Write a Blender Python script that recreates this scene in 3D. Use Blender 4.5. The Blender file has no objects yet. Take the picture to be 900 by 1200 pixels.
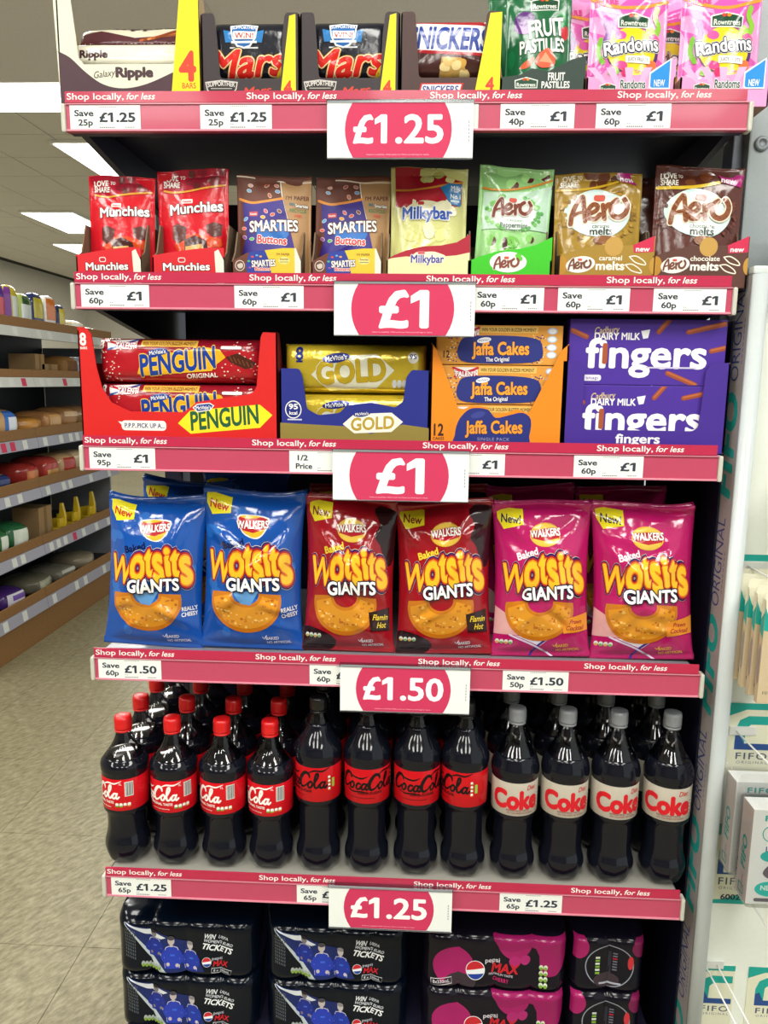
# Supermarket promotional bay: five shelves of snacks and drinks, bread aisle to the left, accessory stand to the right
import bpy, bmesh, math, random
import numpy as np
from mathutils import Vector, Matrix
from mathutils.geometry import tessellate_polygon

scene = bpy.context.scene
COL = scene.collection
PI = math.pi
rnd = random.Random(7)

# ------------------------------------------------------------------ camera
cam_d = bpy.data.cameras.new('camera')
cam_d.sensor_fit = 'VERTICAL'
cam_d.sensor_height = 24.0
cam_d.lens = 24.0 * 905.0 / 1200.0
cam_d.clip_start = 0.02
cam = bpy.data.objects.new('camera', cam_d)
COL.objects.link(cam)
_yaw, _pitch, _roll = -0.0442, 0.1676, 0.0126
_f = Vector((math.sin(_yaw) * math.cos(_pitch), math.cos(_yaw) * math.cos(_pitch), -math.sin(_pitch)))
_r = Vector((math.cos(_yaw), -math.sin(_yaw), 0))
_u = _r.cross(_f)
_R = _r * math.cos(_roll) + _u * math.sin(_roll)
_U = _u * math.cos(_roll) - _r * math.sin(_roll)
cam.matrix_world = Matrix(((_R.x, _U.x, -_f.x, 0.037), (_R.y, _U.y, -_f.y, -1.2187), (_R.z, _U.z, -_f.z, 1.5), (0, 0, 0, 1)))
scene.camera = cam

# ------------------------------------------------------------------ world, exposure
world = bpy.data.worlds.new('shop_ambient')
scene.world = world
world.use_nodes = True
world.node_tree.nodes['Background'].inputs[0].default_value = (0.93, 1.0, 0.97, 1)
world.node_tree.nodes['Background'].inputs[1].default_value = 0.75
vs = scene.view_settings
vs.view_transform = 'Standard'
vs.look = 'None'
vs.gamma = 1.0
vs.use_curve_mapping = False
vs.exposure = -0.10

# ------------------------------------------------------------------ ceiling lights (panel mesh is built with the ceiling)
CEIL_Z = 3.3
SOFFIT_Z = 3.22
LIGHTS_NEAR = [(-1.6, -1.6), (0.0, -1.6), (1.6, -1.6), (-1.6, -3.6), (0.0, -3.6), (1.6, -3.6), (-3.2, -0.4), (-3.2, -2.6), (-1.5, 1.3), (0.7, 1.5), (-3.2, 1.7)]  # last three are unseen, added to brighten the soffit by floor bounce
LIGHTS_FAR = [(-2.55, 5.6), (-4.1, 8.1), (-4.7, 10.1), (-4.2, 12.4), (-2.75, 3.78), (-5.9, 7.0)]
def area(loc, sx, sy, power, col=(1.0, 0.985, 0.93)):
    l = bpy.data.lights.new('ceiling_lamp', 'AREA')
    l.shape = 'RECTANGLE'; l.size = sx; l.size_y = sy; l.energy = power; l.color = col
    o = bpy.data.objects.new('ceiling_lamp', l); COL.objects.link(o); o.location = loc
    return o
for (x, y) in LIGHTS_NEAR:
    area((x, y, SOFFIT_Z - 0.035), 0.56, 1.16, 32 if y < 1 else 30)
for (x, y) in LIGHTS_FAR:
    area((x, y, CEIL_Z - 0.045), 0.56, 1.16, 34)

# ------------------------------------------------------------------ materials
def lin(c):
    if isinstance(c, str):
        c = c.lstrip('#'); c = [int(c[i:i + 2], 16) / 255 for i in (0, 2, 4)]
    return tuple((x / 12.92 if x <= 0.04045 else ((x + 0.055) / 1.055) ** 2.4) for x in c) + (1,)
MATS = {}
# finish: roughness, specular, bump strength, bump scale, metallic, coat, tint variation
FIN = {
    'film':   (0.18, 0.45, 0.40, 34, 0.0, 0.15, 0.05),
    'crisp':  (0.13, 0.55, 0.55, 20, 0.0, 0.25, 0.06),
    'foil':   (0.22, 0.60, 0.40, 40, 0.40, 0.2, 0.06),
    'paperb': (0.48, 0.40, 0.25, 40, 0.0, 0.0, 0.05),
    'card':   (0.50, 0.35, 0.05, 300, 0.0, 0.0, 0.05),
    'kraft':  (0.80, 0.20, 0.15, 220, 0.0, 0.0, 0.18),
    'paper':  (0.60, 0.30, 0.02, 400, 0.0, 0.0, 0.02),
    'plastic':(0.30, 0.50, 0.02, 120, 0.0, 0.1, 0.03),
    'strip':  (0.30, 0.40, 0.02, 60, 0.0, 0.15, 0.04),
    'metal':  (0.42, 0.45, 0.03, 200, 0.2, 0.0, 0.06),
    'shrink': (0.16, 0.16, 0.20, 30, 0.0, 0.25, 0.05),
    'wood':   (0.55, 0.35, 0.05, 60, 0.0, 0.0, 0.20),
    'matte':  (0.85, 0.20, 0.03, 90, 0.0, 0.0, 0.08),
    'bread':  (0.60, 0.30, 0.20, 60, 0.0, 0.0, 0.25),
}
def mat(col, fin='card'):
    key = (col if isinstance(col, str) else tuple(round(x, 3) for x in col), fin)
    if key in MATS:
        return MATS[key]
    rough, spec, bs, bsc, met, coat, var = FIN[fin]
    m = bpy.data.materials.new('%s_%s' % (fin, str(col).lstrip('#')))
    m.use_nodes = True
    nt = m.node_tree; b = nt.nodes['Principled BSDF']; L = nt.links
    tc = nt.nodes.new('ShaderNodeTexCoord')
    n1 = nt.nodes.new('ShaderNodeTexNoise'); n1.inputs['Scale'].default_value = bsc
    n1.inputs['Detail'].default_value = 3.0
    L.new(tc.outputs['Object'], n1.inputs['Vector'])
    mx = nt.nodes.new('ShaderNodeMix'); mx.data_type = 'RGBA'
    c = lin(col)
    mx.inputs[6].default_value = tuple(x * (1 - var) for x in c[:3]) + (1,)
    mx.inputs[7].default_value = tuple(min(1, x * (1 + var)) for x in c[:3]) + (1,)
    L.new(n1.outputs['Fac'], mx.inputs[0]); L.new(mx.outputs[2], b.inputs['Base Color'])
    b.inputs['Roughness'].default_value = rough
    b.inputs['Specular IOR Level'].default_value = spec
    b.inputs['Metallic'].default_value = met
    b.inputs['Coat Weight'].default_value = coat
    b.inputs['Coat Roughness'].default_value = 0.06
    if bs > 0:
        bp = nt.nodes.new('ShaderNodeBump'); bp.inputs['Strength'].default_value = bs
        if fin in ('film', 'crisp', 'foil'):
            vo = nt.nodes.new('ShaderNodeTexVoronoi'); vo.feature = 'F1'; vo.inputs['Scale'].default_value = {'film': 26, 'crisp': 19, 'foil': 30}[fin]
            ad = nt.nodes.new('ShaderNodeVectorMath'); ad.operation = 'MULTIPLY_ADD'; ad.inputs[1].default_value = (.03, .03, .03)
            L.new(n1.outputs['Color'], ad.inputs[0]); L.new(tc.outputs['Object'], ad.inputs[2]); L.new(ad.outputs[0], vo.inputs['Vector'])
            sm = nt.nodes.new('ShaderNodeMath'); sm.operation = 'MULTIPLY_ADD'; sm.inputs[1].default_value = {'film': .45, 'crisp': .9, 'foil': .5}[fin]
            L.new(vo.outputs['Distance'], sm.inputs[0]); L.new(n1.outputs['Fac'], sm.inputs[2])
        bp.inputs['Distance'].default_value = 0.004 if fin in ('film', 'crisp', 'foil', 'shrink', 'paperb') else 0.001
        L.new(sm.outputs[0] if fin in ('film', 'crisp', 'foil') else n1.outputs['Fac'], bp.inputs['Height']); L.new(bp.outputs['Normal'], b.inputs['Normal'])
    MATS[key] = m
    return m
def emis(col, s, name):
    m = bpy.data.materials.new(name); m.use_nodes = True
    b = m.node_tree.nodes['Principled BSDF']
    b.inputs['Base Color'].default_value = lin(col)
    b.inputs['Emission Color'].default_value = lin(col); b.inputs['Emission Strength'].default_value = s
    return m
def clear(name, tint, rough=0.05, reflect=1.0):
    if name in MATS: return MATS[name]
    m = bpy.data.materials.new(name); m.use_nodes = True
    nt = m.node_tree
    for n in list(nt.nodes): nt.nodes.remove(n)
    out = nt.nodes.new('ShaderNodeOutputMaterial'); mix = nt.nodes.new('ShaderNodeMixShader')
    tr = nt.nodes.new('ShaderNodeBsdfTransparent'); gl = nt.nodes.new('ShaderNodeBsdfGlossy')
    fr = nt.nodes.new('ShaderNodeFresnel'); fr.inputs[0].default_value = 1.5
    mul = nt.nodes.new('ShaderNodeMath'); mul.operation = 'MULTIPLY'; mul.inputs[1].default_value = reflect
    tr.inputs[0].default_value = tuple(tint) + (1,); gl.inputs['Roughness'].default_value = rough
    nt.links.new(fr.outputs[0], mul.inputs[0]); nt.links.new(mul.outputs[0], mix.inputs[0])
    nt.links.new(tr.outputs[0], mix.inputs[1]); nt.links.new(gl.outputs[0], mix.inputs[2])
    nt.links.new(mix.outputs[0], out.inputs[0])
    MATS[name] = m
    return m

# ------------------------------------------------------------------ object helpers
def tag(o, label=None, cat=None, group=None, kind=None):
    if label: o['label'] = label
    if cat: o['category'] = cat
    if group: o['group'] = group
    if kind: o['kind'] = kind
    return o
def empty(name, loc=(0, 0, 0), rot=(0, 0, 0)):
    o = bpy.data.objects.new(name, None); COL.objects.link(o)
    o.location = loc; o.rotation_euler = rot; o.empty_display_size = 0.02
    return o
def link(name, me, parent=None, loc=None, rot=None, label=None):
    o = bpy.data.objects.new(name, me); COL.objects.link(o)
    if parent: o.parent = parent
    if loc is not None: o.location = loc
    if rot is not None: o.rotation_euler = rot
    if label: o['label'] = label
    return o
def copy_tree(o, parent=None):
    c = o.copy(); COL.objects.link(c); c.parent = parent
    for ch in list(o.children): copy_tree(ch, c)
    return c
def mesh_from(name, verts, faces, mats, midx=None, smooth=False, normals=None):
    me = bpy.data.meshes.new(name)
    me.from_pydata([tuple(v) for v in verts], [], [tuple(f) for f in faces])
    for m in mats: me.materials.append(m)
    if midx is not None: me.polygons.foreach_set('material_index', np.asarray(midx, dtype=np.int32))
    if smooth: me.polygons.foreach_set('use_smooth', np.ones(len(me.polygons), dtype=bool))
    me.update()
    if normals is not None: me.normals_split_custom_set_from_vertices([tuple(n) for n in normals])
    return me
class MB:
    """collects solid shapes into one mesh"""
    def __init__(s): s.v = []; s.f = []; s.m = []; s.mats = []
    def mi(s, m):
        if m not in s.mats: s.mats.append(m)
        return s.mats.index(m)
    def add(s, vs, fs, m):
        b = len(s.v); s.v += [tuple(v) for v in vs]; s.f += [tuple(i + b for i in f) for f in fs]; s.m += [s.mi(m)] * len(fs); return s
    def box(s, x0, y0, z0, x1, y1, z1, m):
        vs = [(x, y, z) for z in (z0, z1) for y in (y0, y1) for x in (x0, x1)]
        return s.add(vs, [(0, 2, 3, 1), (4, 5, 7, 6), (0, 1, 5, 4), (2, 6, 7, 3), (1, 3, 7, 5), (0, 4, 6, 2)], m)
    def prism(s, pts, axis, a, b, m):
        """polygon pts extruded along axis from a to b; pts in the other two axes in (x,y,z) order"""
        def P(p, d):
            return {'x': (d, p[0], p[1]), 'y': (p[0], d, p[1]), 'z': (p[0], p[1], d)}[axis]
        n = len(pts); vs = [P(p, a) for p in pts] + [P(p, b) for p in pts]
        tri = tessellate_polygon([[Vector((p[0], p[1], 0)) for p in pts]])
        fs = [tuple(t) for t in tri] + [tuple(n + i for i in reversed(t)) for t in tri]
        fs += [(i, (i + 1) % n, n + (i + 1) % n, n + i) for i in range(n)]
        return s.add(vs, fs, m)
    def tube(s, pts, r, m, n=8):
        pts = [Vector(p) for p in pts]; vs = []; fs = []
        for i, p in enumerate(pts):
            d = (pts[min(i + 1, len(pts) - 1)] - pts[max(i - 1, 0)]).normalized()
            a = d.cross(Vector((0, 0, 1)) if abs(d.z) < .9 else Vector((1, 0, 0))).normalized(); b = d.cross(a)
            vs += [p + a * r * math.cos(2 * PI * k / n) + b * r * math.sin(2 * PI * k / n) for k in range(n)]
        for i in range(len(pts) - 1):
            fs += [(i * n + k, i * n + (k + 1) % n, (i + 1) * n + (k + 1) % n, (i + 1) * n + k) for k in range(n)]
        fs += [tuple(range(n)), tuple(range(len(pts) * n - 1, len(pts) * n - n - 1, -1))]
        return s.add(vs, fs, m)
    def mesh(s, name, bevel=0, smooth=False):
        me = mesh_from(name, s.v, s.f, s.mats, s.m)
        bm = bmesh.new(); bm.from_mesh(me)
        bmesh.ops.recalc_face_normals(bm, faces=bm.faces)
        if bevel:
            es = [e for e in bm.edges if len(e.link_faces) == 2 and e.calc_face_angle(0) > .6]
            bmesh.ops.bevel(bm, geom=es, offset=bevel, segments=2, affect='EDGES', profile=.6)
        for f in bm.faces: f.smooth = smooth
        bm.to_mesh(me); bm.free(); me.update()
        return me
    def obj(s, name, parent=None, bevel=0, smooth=False, loc=None, rot=None, label=None):
        return link(name, s.mesh(name, bevel, smooth), parent, loc, rot, label)
def lathe(name, prof, m, n=40, rfun=None, smooth=True, cap=True):
    vs = []; fs = []
    for (r, z) in prof:
        for k in range(n):
            a = 2 * PI * k / n; rr = rfun(r, z, a) if rfun else r
            vs.append((rr * math.sin(a), -rr * math.cos(a), z))
    for i in range(len(prof) - 1):
        fs += [(i * n + k, i * n + (k + 1) % n, (i + 1) * n + (k + 1) % n, (i + 1) * n + k) for k in range(n)]
    if cap: fs += [tuple(reversed(range(n))), tuple(range((len(prof) - 1) * n, len(prof) * n))]
    return mesh_from(name, vs, fs, [m], smooth=smooth)

# ------------------------------------------------------------------ flat print: 2D art mapped on to a surface
_TXT = {}
def text2d(s, off=0.0, shear=0.0, sp=1.0):
    k = (s, round(off, 4), shear, sp)
    if k in _TXT: return _TXT[k]
    c = bpy.data.curves.new('type', 'FONT'); c.body = s; c.size = 1; c.offset = off; c.shear = shear; c.resolution_u = 3
    c.space_character = sp
    o = bpy.data.objects.new('type', c); me = o.to_mesh()
    v = np.zeros(len(me.vertices) * 3); me.vertices.foreach_get('co', v); v = v.reshape(-1, 3)[:, :2].copy()
    f = [tuple(p.vertices) for p in me.polygons]
    o.to_mesh_clear(); bpy.data.objects.remove(o); bpy.data.curves.remove(c)
    _TXT[k] = (v, f); return _TXT[k]
def expand(V, F, o):
    """fatten a flat glyph by o with rounded corners"""
    E = set(); FF = []
    for f in F:
        ar = sum(V[f[i - 1]][0] * V[f[i]][1] - V[f[i]][0] * V[f[i - 1]][1] for i in range(len(f)))
        if abs(ar) < 1e-12: continue
        f = tuple(f) if ar > 0 else tuple(reversed(f)); FF.append(f)
        for i in range(len(f)): E.add((f[i - 1], f[i]))
    bd = [(p, q) for (p, q) in E if (q, p) not in E]
    nv = [tuple(p) for p in V]; nf = list(FF); nrm = {}; out = {}; inn = {}
    for p, q in bd:
        dx, dy = V[q][0] - V[p][0], V[q][1] - V[p][1]; L = math.hypot(dx, dy)
        if L < 1e-9: continue
        n = (dy / L, -dx / L); b = len(nv)
        nv += [(V[p][0] + n[0] * o, V[p][1] + n[1] * o), (V[q][0] + n[0] * o, V[q][1] + n[1] * o)]
        nf.append((p, b, b + 1, q)); out[p] = (n, b); inn[q] = (n, b + 1)
    for p in inn:
        if p not in out: continue
        n1, i1 = inn[p]; n2, i2 = out[p]
        cr = n1[0] * n2[1] - n1[1] * n2[0]; dt = n1[0] * n2[0] + n1[1] * n2[1]; an = math.atan2(cr, dt)
        if an <= 1e-3: continue
        k = max(1, int(an / .8)); prev = i1; a0 = math.atan2(n1[1], n1[0])
        for j in range(1, k + 1):
            if j == k: cur = i2
            else:
                t = a0 + an * j / k; cur = len(nv); nv.append((V[p][0] + o * math.cos(t), V[p][1] + o * math.sin(t)))
            nf.append((p, prev, cur)); prev = cur
    return np.array(nv), nf
_text_raw = text2d
def text2d(s, off=0.0, shear=0.0, sp=1.0):
    if off <= 0: return _text_raw(s, off, shear, sp)
    k = (s, round(off, 4), shear, sp, 'x')
    if k not in _TXT: _TXT[k] = expand(*_text_raw(s, 0.0, shear, sp), off)
    return _TXT[k]
CAPH = float(np.ptp(text2d('H')[0][:, 1]))
def spline(pts, n=6, closed=False):
    P = [np.array(p, float) for p in pts]; out = []
    N = len(P); rng = range(N if closed else N - 1)
    for i in rng:
        p1, p2 = P[i], P[(i + 1) % N]
        p0 = P[(i - 1) % N] if (closed or i > 0) else p1
        p3 = P[(i + 2) % N] if (closed or i + 2 < N) else p2
        for k in range(n):
            t = k / n
            out.append(.5 * (2 * p1 + (p2 - p0) * t + (2 * p0 - 5 * p1 + 4 * p2 - p3) * t * t + (3 * p1 - p0 - 3 * p2 + p3) * t ** 3))
    if not closed: out.append(P[-1])
    return np.array(out)
class Art:
    """print laid out in a frame (xl, yt, xr, yb), y down, mapped to u 0..w and v 0..h on a surface"""
    def __init__(s, frame, w, h, fin='film'):
        s.fr = frame; s.w = w; s.h = h; s.fin = fin; s.items = []; s.sec = 'front_print'; s.clip = None
    def section(s, name): s.sec = name; return s
    def _uv(s, P):
        P = np.asarray(P, float); xl, yt, xr, yb = s.fr
        return np.stack([(P[:, 0] - xl) / (xr - xl) * s.w, (yb - P[:, 1]) / (yb - yt) * s.h], 1)
    def add(s, P, F, col, fin=None):
        s.items.append((s._uv(P), F, mat(col, fin or s.fin), s.sec)); return s
    def poly(s, pts, col, fin=None, smooth=0):
        pts = spline(pts, smooth, True) if smooth else np.asarray(pts, float)
        tri = tessellate_polygon([[Vector((p[0], p[1], 0)) for p in pts]])
        return s.add(pts, [tuple(t) for t in tri], col, fin)
    def rect(s, x0, y0, x1, y1, col, r=0, fin=None):
        if not r: return s.poly([(x0, y0), (x1, y0), (x1, y1), (x0, y1)], col, fin)
        pts = []
        for cx, cy, a in ((x1 - r, y0 + r, -90), (x1 - r, y1 - r, 0), (x0 + r, y1 - r, 90), (x0 + r, y0 + r, 180)):
            pts += [(cx + r * math.cos(math.radians(a + k * 22.5)), cy + r * math.sin(math.radians(a + k * 22.5))) for k in range(5)]
        return s.poly(pts, col, fin)
    def ell(s, cx, cy, rx, ry, col, rot=0, n=28, fin=None, a0=0, a1=360):
        c, q = math.cos(math.radians(rot)), math.sin(math.radians(rot)); pts = []
        full = a1 - a0 == 360
        for k in range(n if full else n + 1):
            a = math.radians(a0 + (a1 - a0) * k / n); x, y = rx * math.cos(a), ry * math.sin(a)
            pts.append((cx + x * c - y * q, cy + x * q + y * c))
        return s.poly(pts, col, fin)
    def blob(s, cx, cy, rx, ry, col, seed=0, k=9, amp=.18, fin=None):
        r = random.Random(seed); pts = []
        for i in range(k):
            a = 2 * PI * i / k; q = 1 + r.uniform(-amp, amp); pts.append((cx + rx * q * math.cos(a), cy + ry * q * math.sin(a)))
        return s.poly(pts, col, fin, smooth=4)
    def stroke(s, pts, wd, col, n=6, closed=False, taper=None, fin=None):
        P = spline(pts, n, closed) if n > 1 else np.asarray(pts, float)
        N = len(P)
        d = np.roll(P, -1, 0) - np.roll(P, 1, 0) if closed else np.gradient(P, axis=0)
        d = d / (np.linalg.norm(d, axis=1, keepdims=True) + 1e-9); nn = np.stack([-d[:, 1], d[:, 0]], 1)
        w = np.full(N, wd / 2.0)
        if taper is not None: w = w * np.interp(np.linspace(0, 1, N), np.linspace(0, 1, len(taper)), taper)
        V = np.concatenate([P + nn * w[:, None], P - nn * w[:, None]])
        F = [(i, i + 1, N + i + 1, N + i) for i in range(N - 1)]
        if closed: F.append((N - 1, 0, N, 2 * N - 1))
        else:
            V = list(V)
            for i0, sg in ((0, -1), (N - 1, 1)):
                b = len(V); a0 = math.atan2(nn[i0][1], nn[i0][0])
                cap = [P[i0] + w[i0] * np.array((math.cos(a0 - sg * PI * k / 5), math.sin(a0 - sg * PI * k / 5))) for k in range(6)]
                V += cap; F.append(tuple(range(b, b + 6)))
            V = np.array(V)
        return s.add(V, F, col, fin)
    def text(s, t, cx, cy, h, col, w=None, off=0.0, shear=0.0, rot=0.0, out=(), bend=0.0, sp=1.0, slope=0.0, grow=0.0, align='c', fin=None, flag1=False):
        """centre (cx, cy), capital height h; out = [(extra offset, colour)] drawn first; bend lifts the middle, grow makes the end taller"""
        off = off * .55
        base = text2d(t, off, shear, sp)[0]
        if not len(base): return s
        x0, x1 = base[:, 0].min(), base[:, 0].max()
        k = h / CAPH; kx = (w / (x1 - x0)) if w else k
        for o2, c2 in list(out) + [(0.0, col)]:
            V, F = text2d(t, off + o2 * .72, shear, sp)
            X = (V[:, 0] - (x0 + x1) / 2) / ((x1 - x0) / 2); Y = V[:, 1] - CAPH / 2
            Y = Y * (1 + grow * X)
            px = (V[:, 0] - (x0 if align == 'l' else (x1 if align == 'r' else (x0 + x1) / 2))) * kx
            py = -(Y * k) - bend * h * (1 - X * X) - slope * px
            c, q = math.cos(math.radians(-rot)), math.sin(math.radians(-rot))
            s.add(np.stack([cx + px * c - py * q, cy + px * q + py * c], 1), F, c2, fin)
        if flag1:
            bw = np.ptp(text2d('1', off)[0][:, 0]); cap = text2d('1', off)[0][:, 1].max()
            for i, ch in enumerate(t):
                if ch != '1': continue
                xr = text2d(t[:i + 1], off, shear, sp)[0][:, 0].max(); xl = xr - bw
                pts = [(xr - bw * .3, cap), (xl, cap), (xl - .15, cap - .115), (xl - .15, cap - .115 - bw * .95), (xl + bw * .1, cap - .175)]
                s.poly([(cx + (x - (x0 if align == 'l' else (x0 + x1) / 2)) * kx, cy - (y - CAPH / 2) * k) for x, y in pts], col, fin)
        return s
    def build(s, surf, parent, step=0.0, d0=0.00025, dz=0.00014, gap=.005):
        """one child object per section"""
        secs = {}; lev = []; BB = np.array([(u[:, 0].min(), u[:, 0].max(), u[:, 1].min(), u[:, 1].max()) for u, _, _, _ in s.items])
        for i in range(len(s.items)):
            A = BB[i]; B = BB[:i]
            hit = (B[:, 0] < A[1]) & (A[0] < B[:, 1]) & (B[:, 2] < A[3]) & (A[2] < B[:, 3])
            lev.append(1 + max([lev[j] for j in np.nonzero(hit)[0]], default=-1))
        for k, (uv, F, m, sec) in enumerate(s.items): secs.setdefault(sec, []).append((k, uv, F, m))
        res = []; groups = []
        for sec, its in secs.items():
            # print that stands well apart becomes separate pieces
            bb = [(u[:, 0].min(), u[:, 0].max(), u[:, 1].min(), u[:, 1].max()) for _, u, _, _ in its]; cid = list(range(len(its)))
            for i in range(len(its)):
                for j in range(i):
                    A, B = bb[i], bb[j]
                    if cid[i] != cid[j] and A[0] < B[1] + gap and B[0] < A[1] + gap and A[2] < B[3] + gap and B[2] < A[3] + gap:
                        o, n = cid[i], cid[j]; cid = [n if c == o else c for c in cid]
            un = sorted(set(cid))
            if 1 < len(un) <= 10:
                for c in un: groups.append((sec, [its[i] for i in range(len(its)) if cid[i] == c], None))
            else: groups.append((sec, its, 'stuff' if len(un) > 10 else None))
        for sec, its, kind_ in groups:
            AV = []; AN = []; AF = []; AM = []; mats = []
            for k, uv, F, m in its:
                bm = bmesh.new()
                vs = [bm.verts.new((p[0], p[1], 0)) for p in uv]
                for f in F:
                    try: bm.faces.new([vs[i] for i in f])
                    except ValueError: pass
                g = lambda: bm.verts[:] + bm.edges[:] + bm.faces[:]
                # keep the print inside the panel
                if s.clip:
                    cu0, cu1, cv0, cv1 = s.clip
                    for co, no in (((cu0, 0, 0), (-1, 0, 0)), ((cu1, 0, 0), (1, 0, 0)), ((0, cv0, 0), (0, -1, 0)), ((0, cv1, 0), (0, 1, 0))):
                        bmesh.ops.bisect_plane(bm, geom=g(), plane_co=co, plane_no=no, clear_outer=True, dist=1e-7)
                if step and len(bm.verts):
                    xs = [v.co.x for v in bm.verts]; ys = [v.co.y for v in bm.verts]
                    for ax, lo, hi in ((0, min(xs), max(xs)), (1, min(ys), max(ys))):
                        i = math.floor(lo / step) + 1
                        while i * step < hi - 1e-6:
                            co = (i * step, 0, 0) if ax == 0 else (0, i * step, 0)
                            bmesh.ops.bisect_plane(bm, geom=g(), plane_co=co, plane_no=(1, 0, 0) if ax == 0 else (0, 1, 0), dist=1e-7)
                            i += 1
                bm.verts.ensure_lookup_table(); bm.verts.index_update()
                if not len(bm.faces): bm.free(); continue
                P = np.array([(v.co.x, v.co.y) for v in bm.verts])
                pos, nor = surf(P[:, 0], P[:, 1])
                pos = pos + nor * (d0 + dz * (lev[k] + .42 * np.mod(np.arange(len(pos)) * .61803 + .37 * k, 1.0))[:, None])
                if m not in mats: mats.append(m)
                b = len(AV) and sum(len(a) for a in AV) or 0
                fs = []
                for f in bm.faces:
                    idx = [v.index for v in f.verts]
                    a = P[idx]; ar = sum(a[i - 1][0] * a[i][1] - a[i][0] * a[i - 1][1] for i in range(len(a)))
                    if ar < 0: idx.reverse()
                    fs.append(tuple(i + b for i in idx))
                AV.append(pos); AN.append(nor); AF += fs; AM += [mats.index(m)] * len(fs)
                bm.free()
            if AV:
                me = mesh_from(sec, np.concatenate(AV), AF, mats, AM, True, np.concatenate(AN))
                res.append(link(sec, me, parent))
                if kind_: res[-1]['kind'] = kind_
        return res
def with_normals(f, e=0.0005):
    def g(u, v):
        u = np.asarray(u, float); v = np.asarray(v, float)
        p = f(u, v); a = f(u + e, v) - f(u - e, v); b = f(u, v + e) - f(u, v - e)
        n = np.cross(a, b); n /= np.linalg.norm(n, axis=1, keepdims=True) + 1e-12
        return p, n
    return g
def flat_surf(x0, y, z0, tilt=0.0):
    """upright plane facing the camera side, u to the right from x0, v up from z0"""
    return with_normals(lambda u, v: np.stack([x0 + u, y + v * math.sin(tilt), z0 + v * math.cos(tilt)], 1))
# ------------------------------------------------------------------ the shop: floor, ceiling, walls
def noise_floor():
    m = bpy.data.materials.new('speckled_vinyl'); m.use_nodes = True
    nt = m.node_tree; b = nt.nodes['Principled BSDF']; L = nt.links
    g = nt.nodes.new('ShaderNodeNewGeometry')
    mp = nt.nodes.new('ShaderNodeMapping'); mp.inputs['Scale'].default_value = (1, 1, 1); mp.inputs['Rotation'].default_value = (0, 0, .6)
    st = nt.nodes.new('ShaderNodeMapping'); st.inputs['Scale'].default_value = (70, 26, 40)
    L.new(g.outputs['Position'], mp.inputs['Vector']); L.new(mp.outputs[0], st.inputs['Vector'])
    n1 = nt.nodes.new('ShaderNodeTexNoise'); n1.inputs['Scale'].default_value = 1.0; n1.inputs['Detail'].default_value = 4; n1.inputs['Roughness'].default_value = .65
    L.new(st.outputs[0], n1.inputs['Vector'])
    n2 = nt.nodes.new('ShaderNodeTexNoise'); n2.inputs['Scale'].default_value = 1.6; n2.inputs['Detail'].default_value = 3
    L.new(g.outputs['Position'], n2.inputs['Vector'])
    r = nt.nodes.new('ShaderNodeValToRGB'); e = r.color_ramp.elements
    e[0].position = .30; e[0].color = lin('#69624a'); e[1].position = .72; e[1].color = lin('#a19a7e')
    x = e.new(.5); x.color = lin('#857e62')
    L.new(n1.outputs['Fac'], r.inputs[0])
    mx = nt.nodes.new('ShaderNodeMix'); mx.data_type = 'RGBA'; mx.blend_type = 'MULTIPLY'; mx.inputs[0].default_value = .25
    r2 = nt.nodes.new('ShaderNodeValToRGB'); r2.color_ramp.elements[0].position = .35; r2.color_ramp.elements[0].color = (.55, .53, .5, 1); r2.color_ramp.elements[1].position = .65
    L.new(n2.outputs['Fac'], r2.inputs[0]); L.new(r.outputs[0], mx.inputs[6]); L.new(r2.outputs[0], mx.inputs[7]); L.new(mx.outputs[2], b.inputs['Base Color'])
    b.inputs['Roughness'].default_value = .38; b.inputs['Specular IOR Level'].default_value = .4
    return m
M_FLOOR = noise_floor()
RX0, RX1, RY0, RY1 = -6.6, 2.6, -5.2, 14.2
floor = MB().box(RX0, RY0, -.06, RX1, RY1, -.0032, M_FLOOR).obj('floor'); tag(floor, kind='structure')
TS = .5
tile_me = MB().box(-TS / 2 + .0008, -TS / 2 + .0008, -.003, TS / 2 - .0008, TS / 2 - .0008, 0, M_FLOOR).mesh('tile')
for i in range(10):
    for j in range(22):
        x = -.832 + TS / 2 - 3.5 + i * TS; y = .583 + TS / 2 - 2.5 + j * TS
        if x > .7 or (x > -.5 and y > 1.5): continue
        link('tile', tile_me, floor, (x, y, 0))
ceiling = MB().box(RX0, 3.62, CEIL_Z + .012, RX1, RY1, CEIL_Z + .08, mat('#3c3a34', 'matte')).obj('ceiling'); tag(ceiling, kind='structure')
ct = MB().box(-.294, -.294, 0, .294, .294, .014, mat('#e6e2d8', 'matte')).mesh('ceiling_tile', .002)
for i in range(10):
    for j in range(17):
        x = -6.1 + i * .6; y = 3.96 + j * .6
        if x > -.3: continue
        link('ceiling_tile', ct, ceiling, (x, y, CEIL_Z))
soffit = MB().box(RX0, RY0, SOFFIT_Z, RX1, 3.62, SOFFIT_Z + .16, mat('#efe8e4', 'matte')).obj('ceiling'); tag(soffit, kind='structure')
seam = MB()
for y in (-1.2, .6, 2.4):
    seam.box(RX0 + .01, y, SOFFIT_Z - .004, RX1 - .01, y + .03, SOFFIT_Z - .0005, mat('#d2cac4', 'matte'))
for x in (-1.05, .35):
    seam.box(x, RY0 + .01, SOFFIT_Z - .006, x + .06, 3.6, SOFFIT_Z - .0045, mat('#e0d8d2', 'matte'))
s_ = seam.obj('ceiling_batten', soffit)
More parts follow.
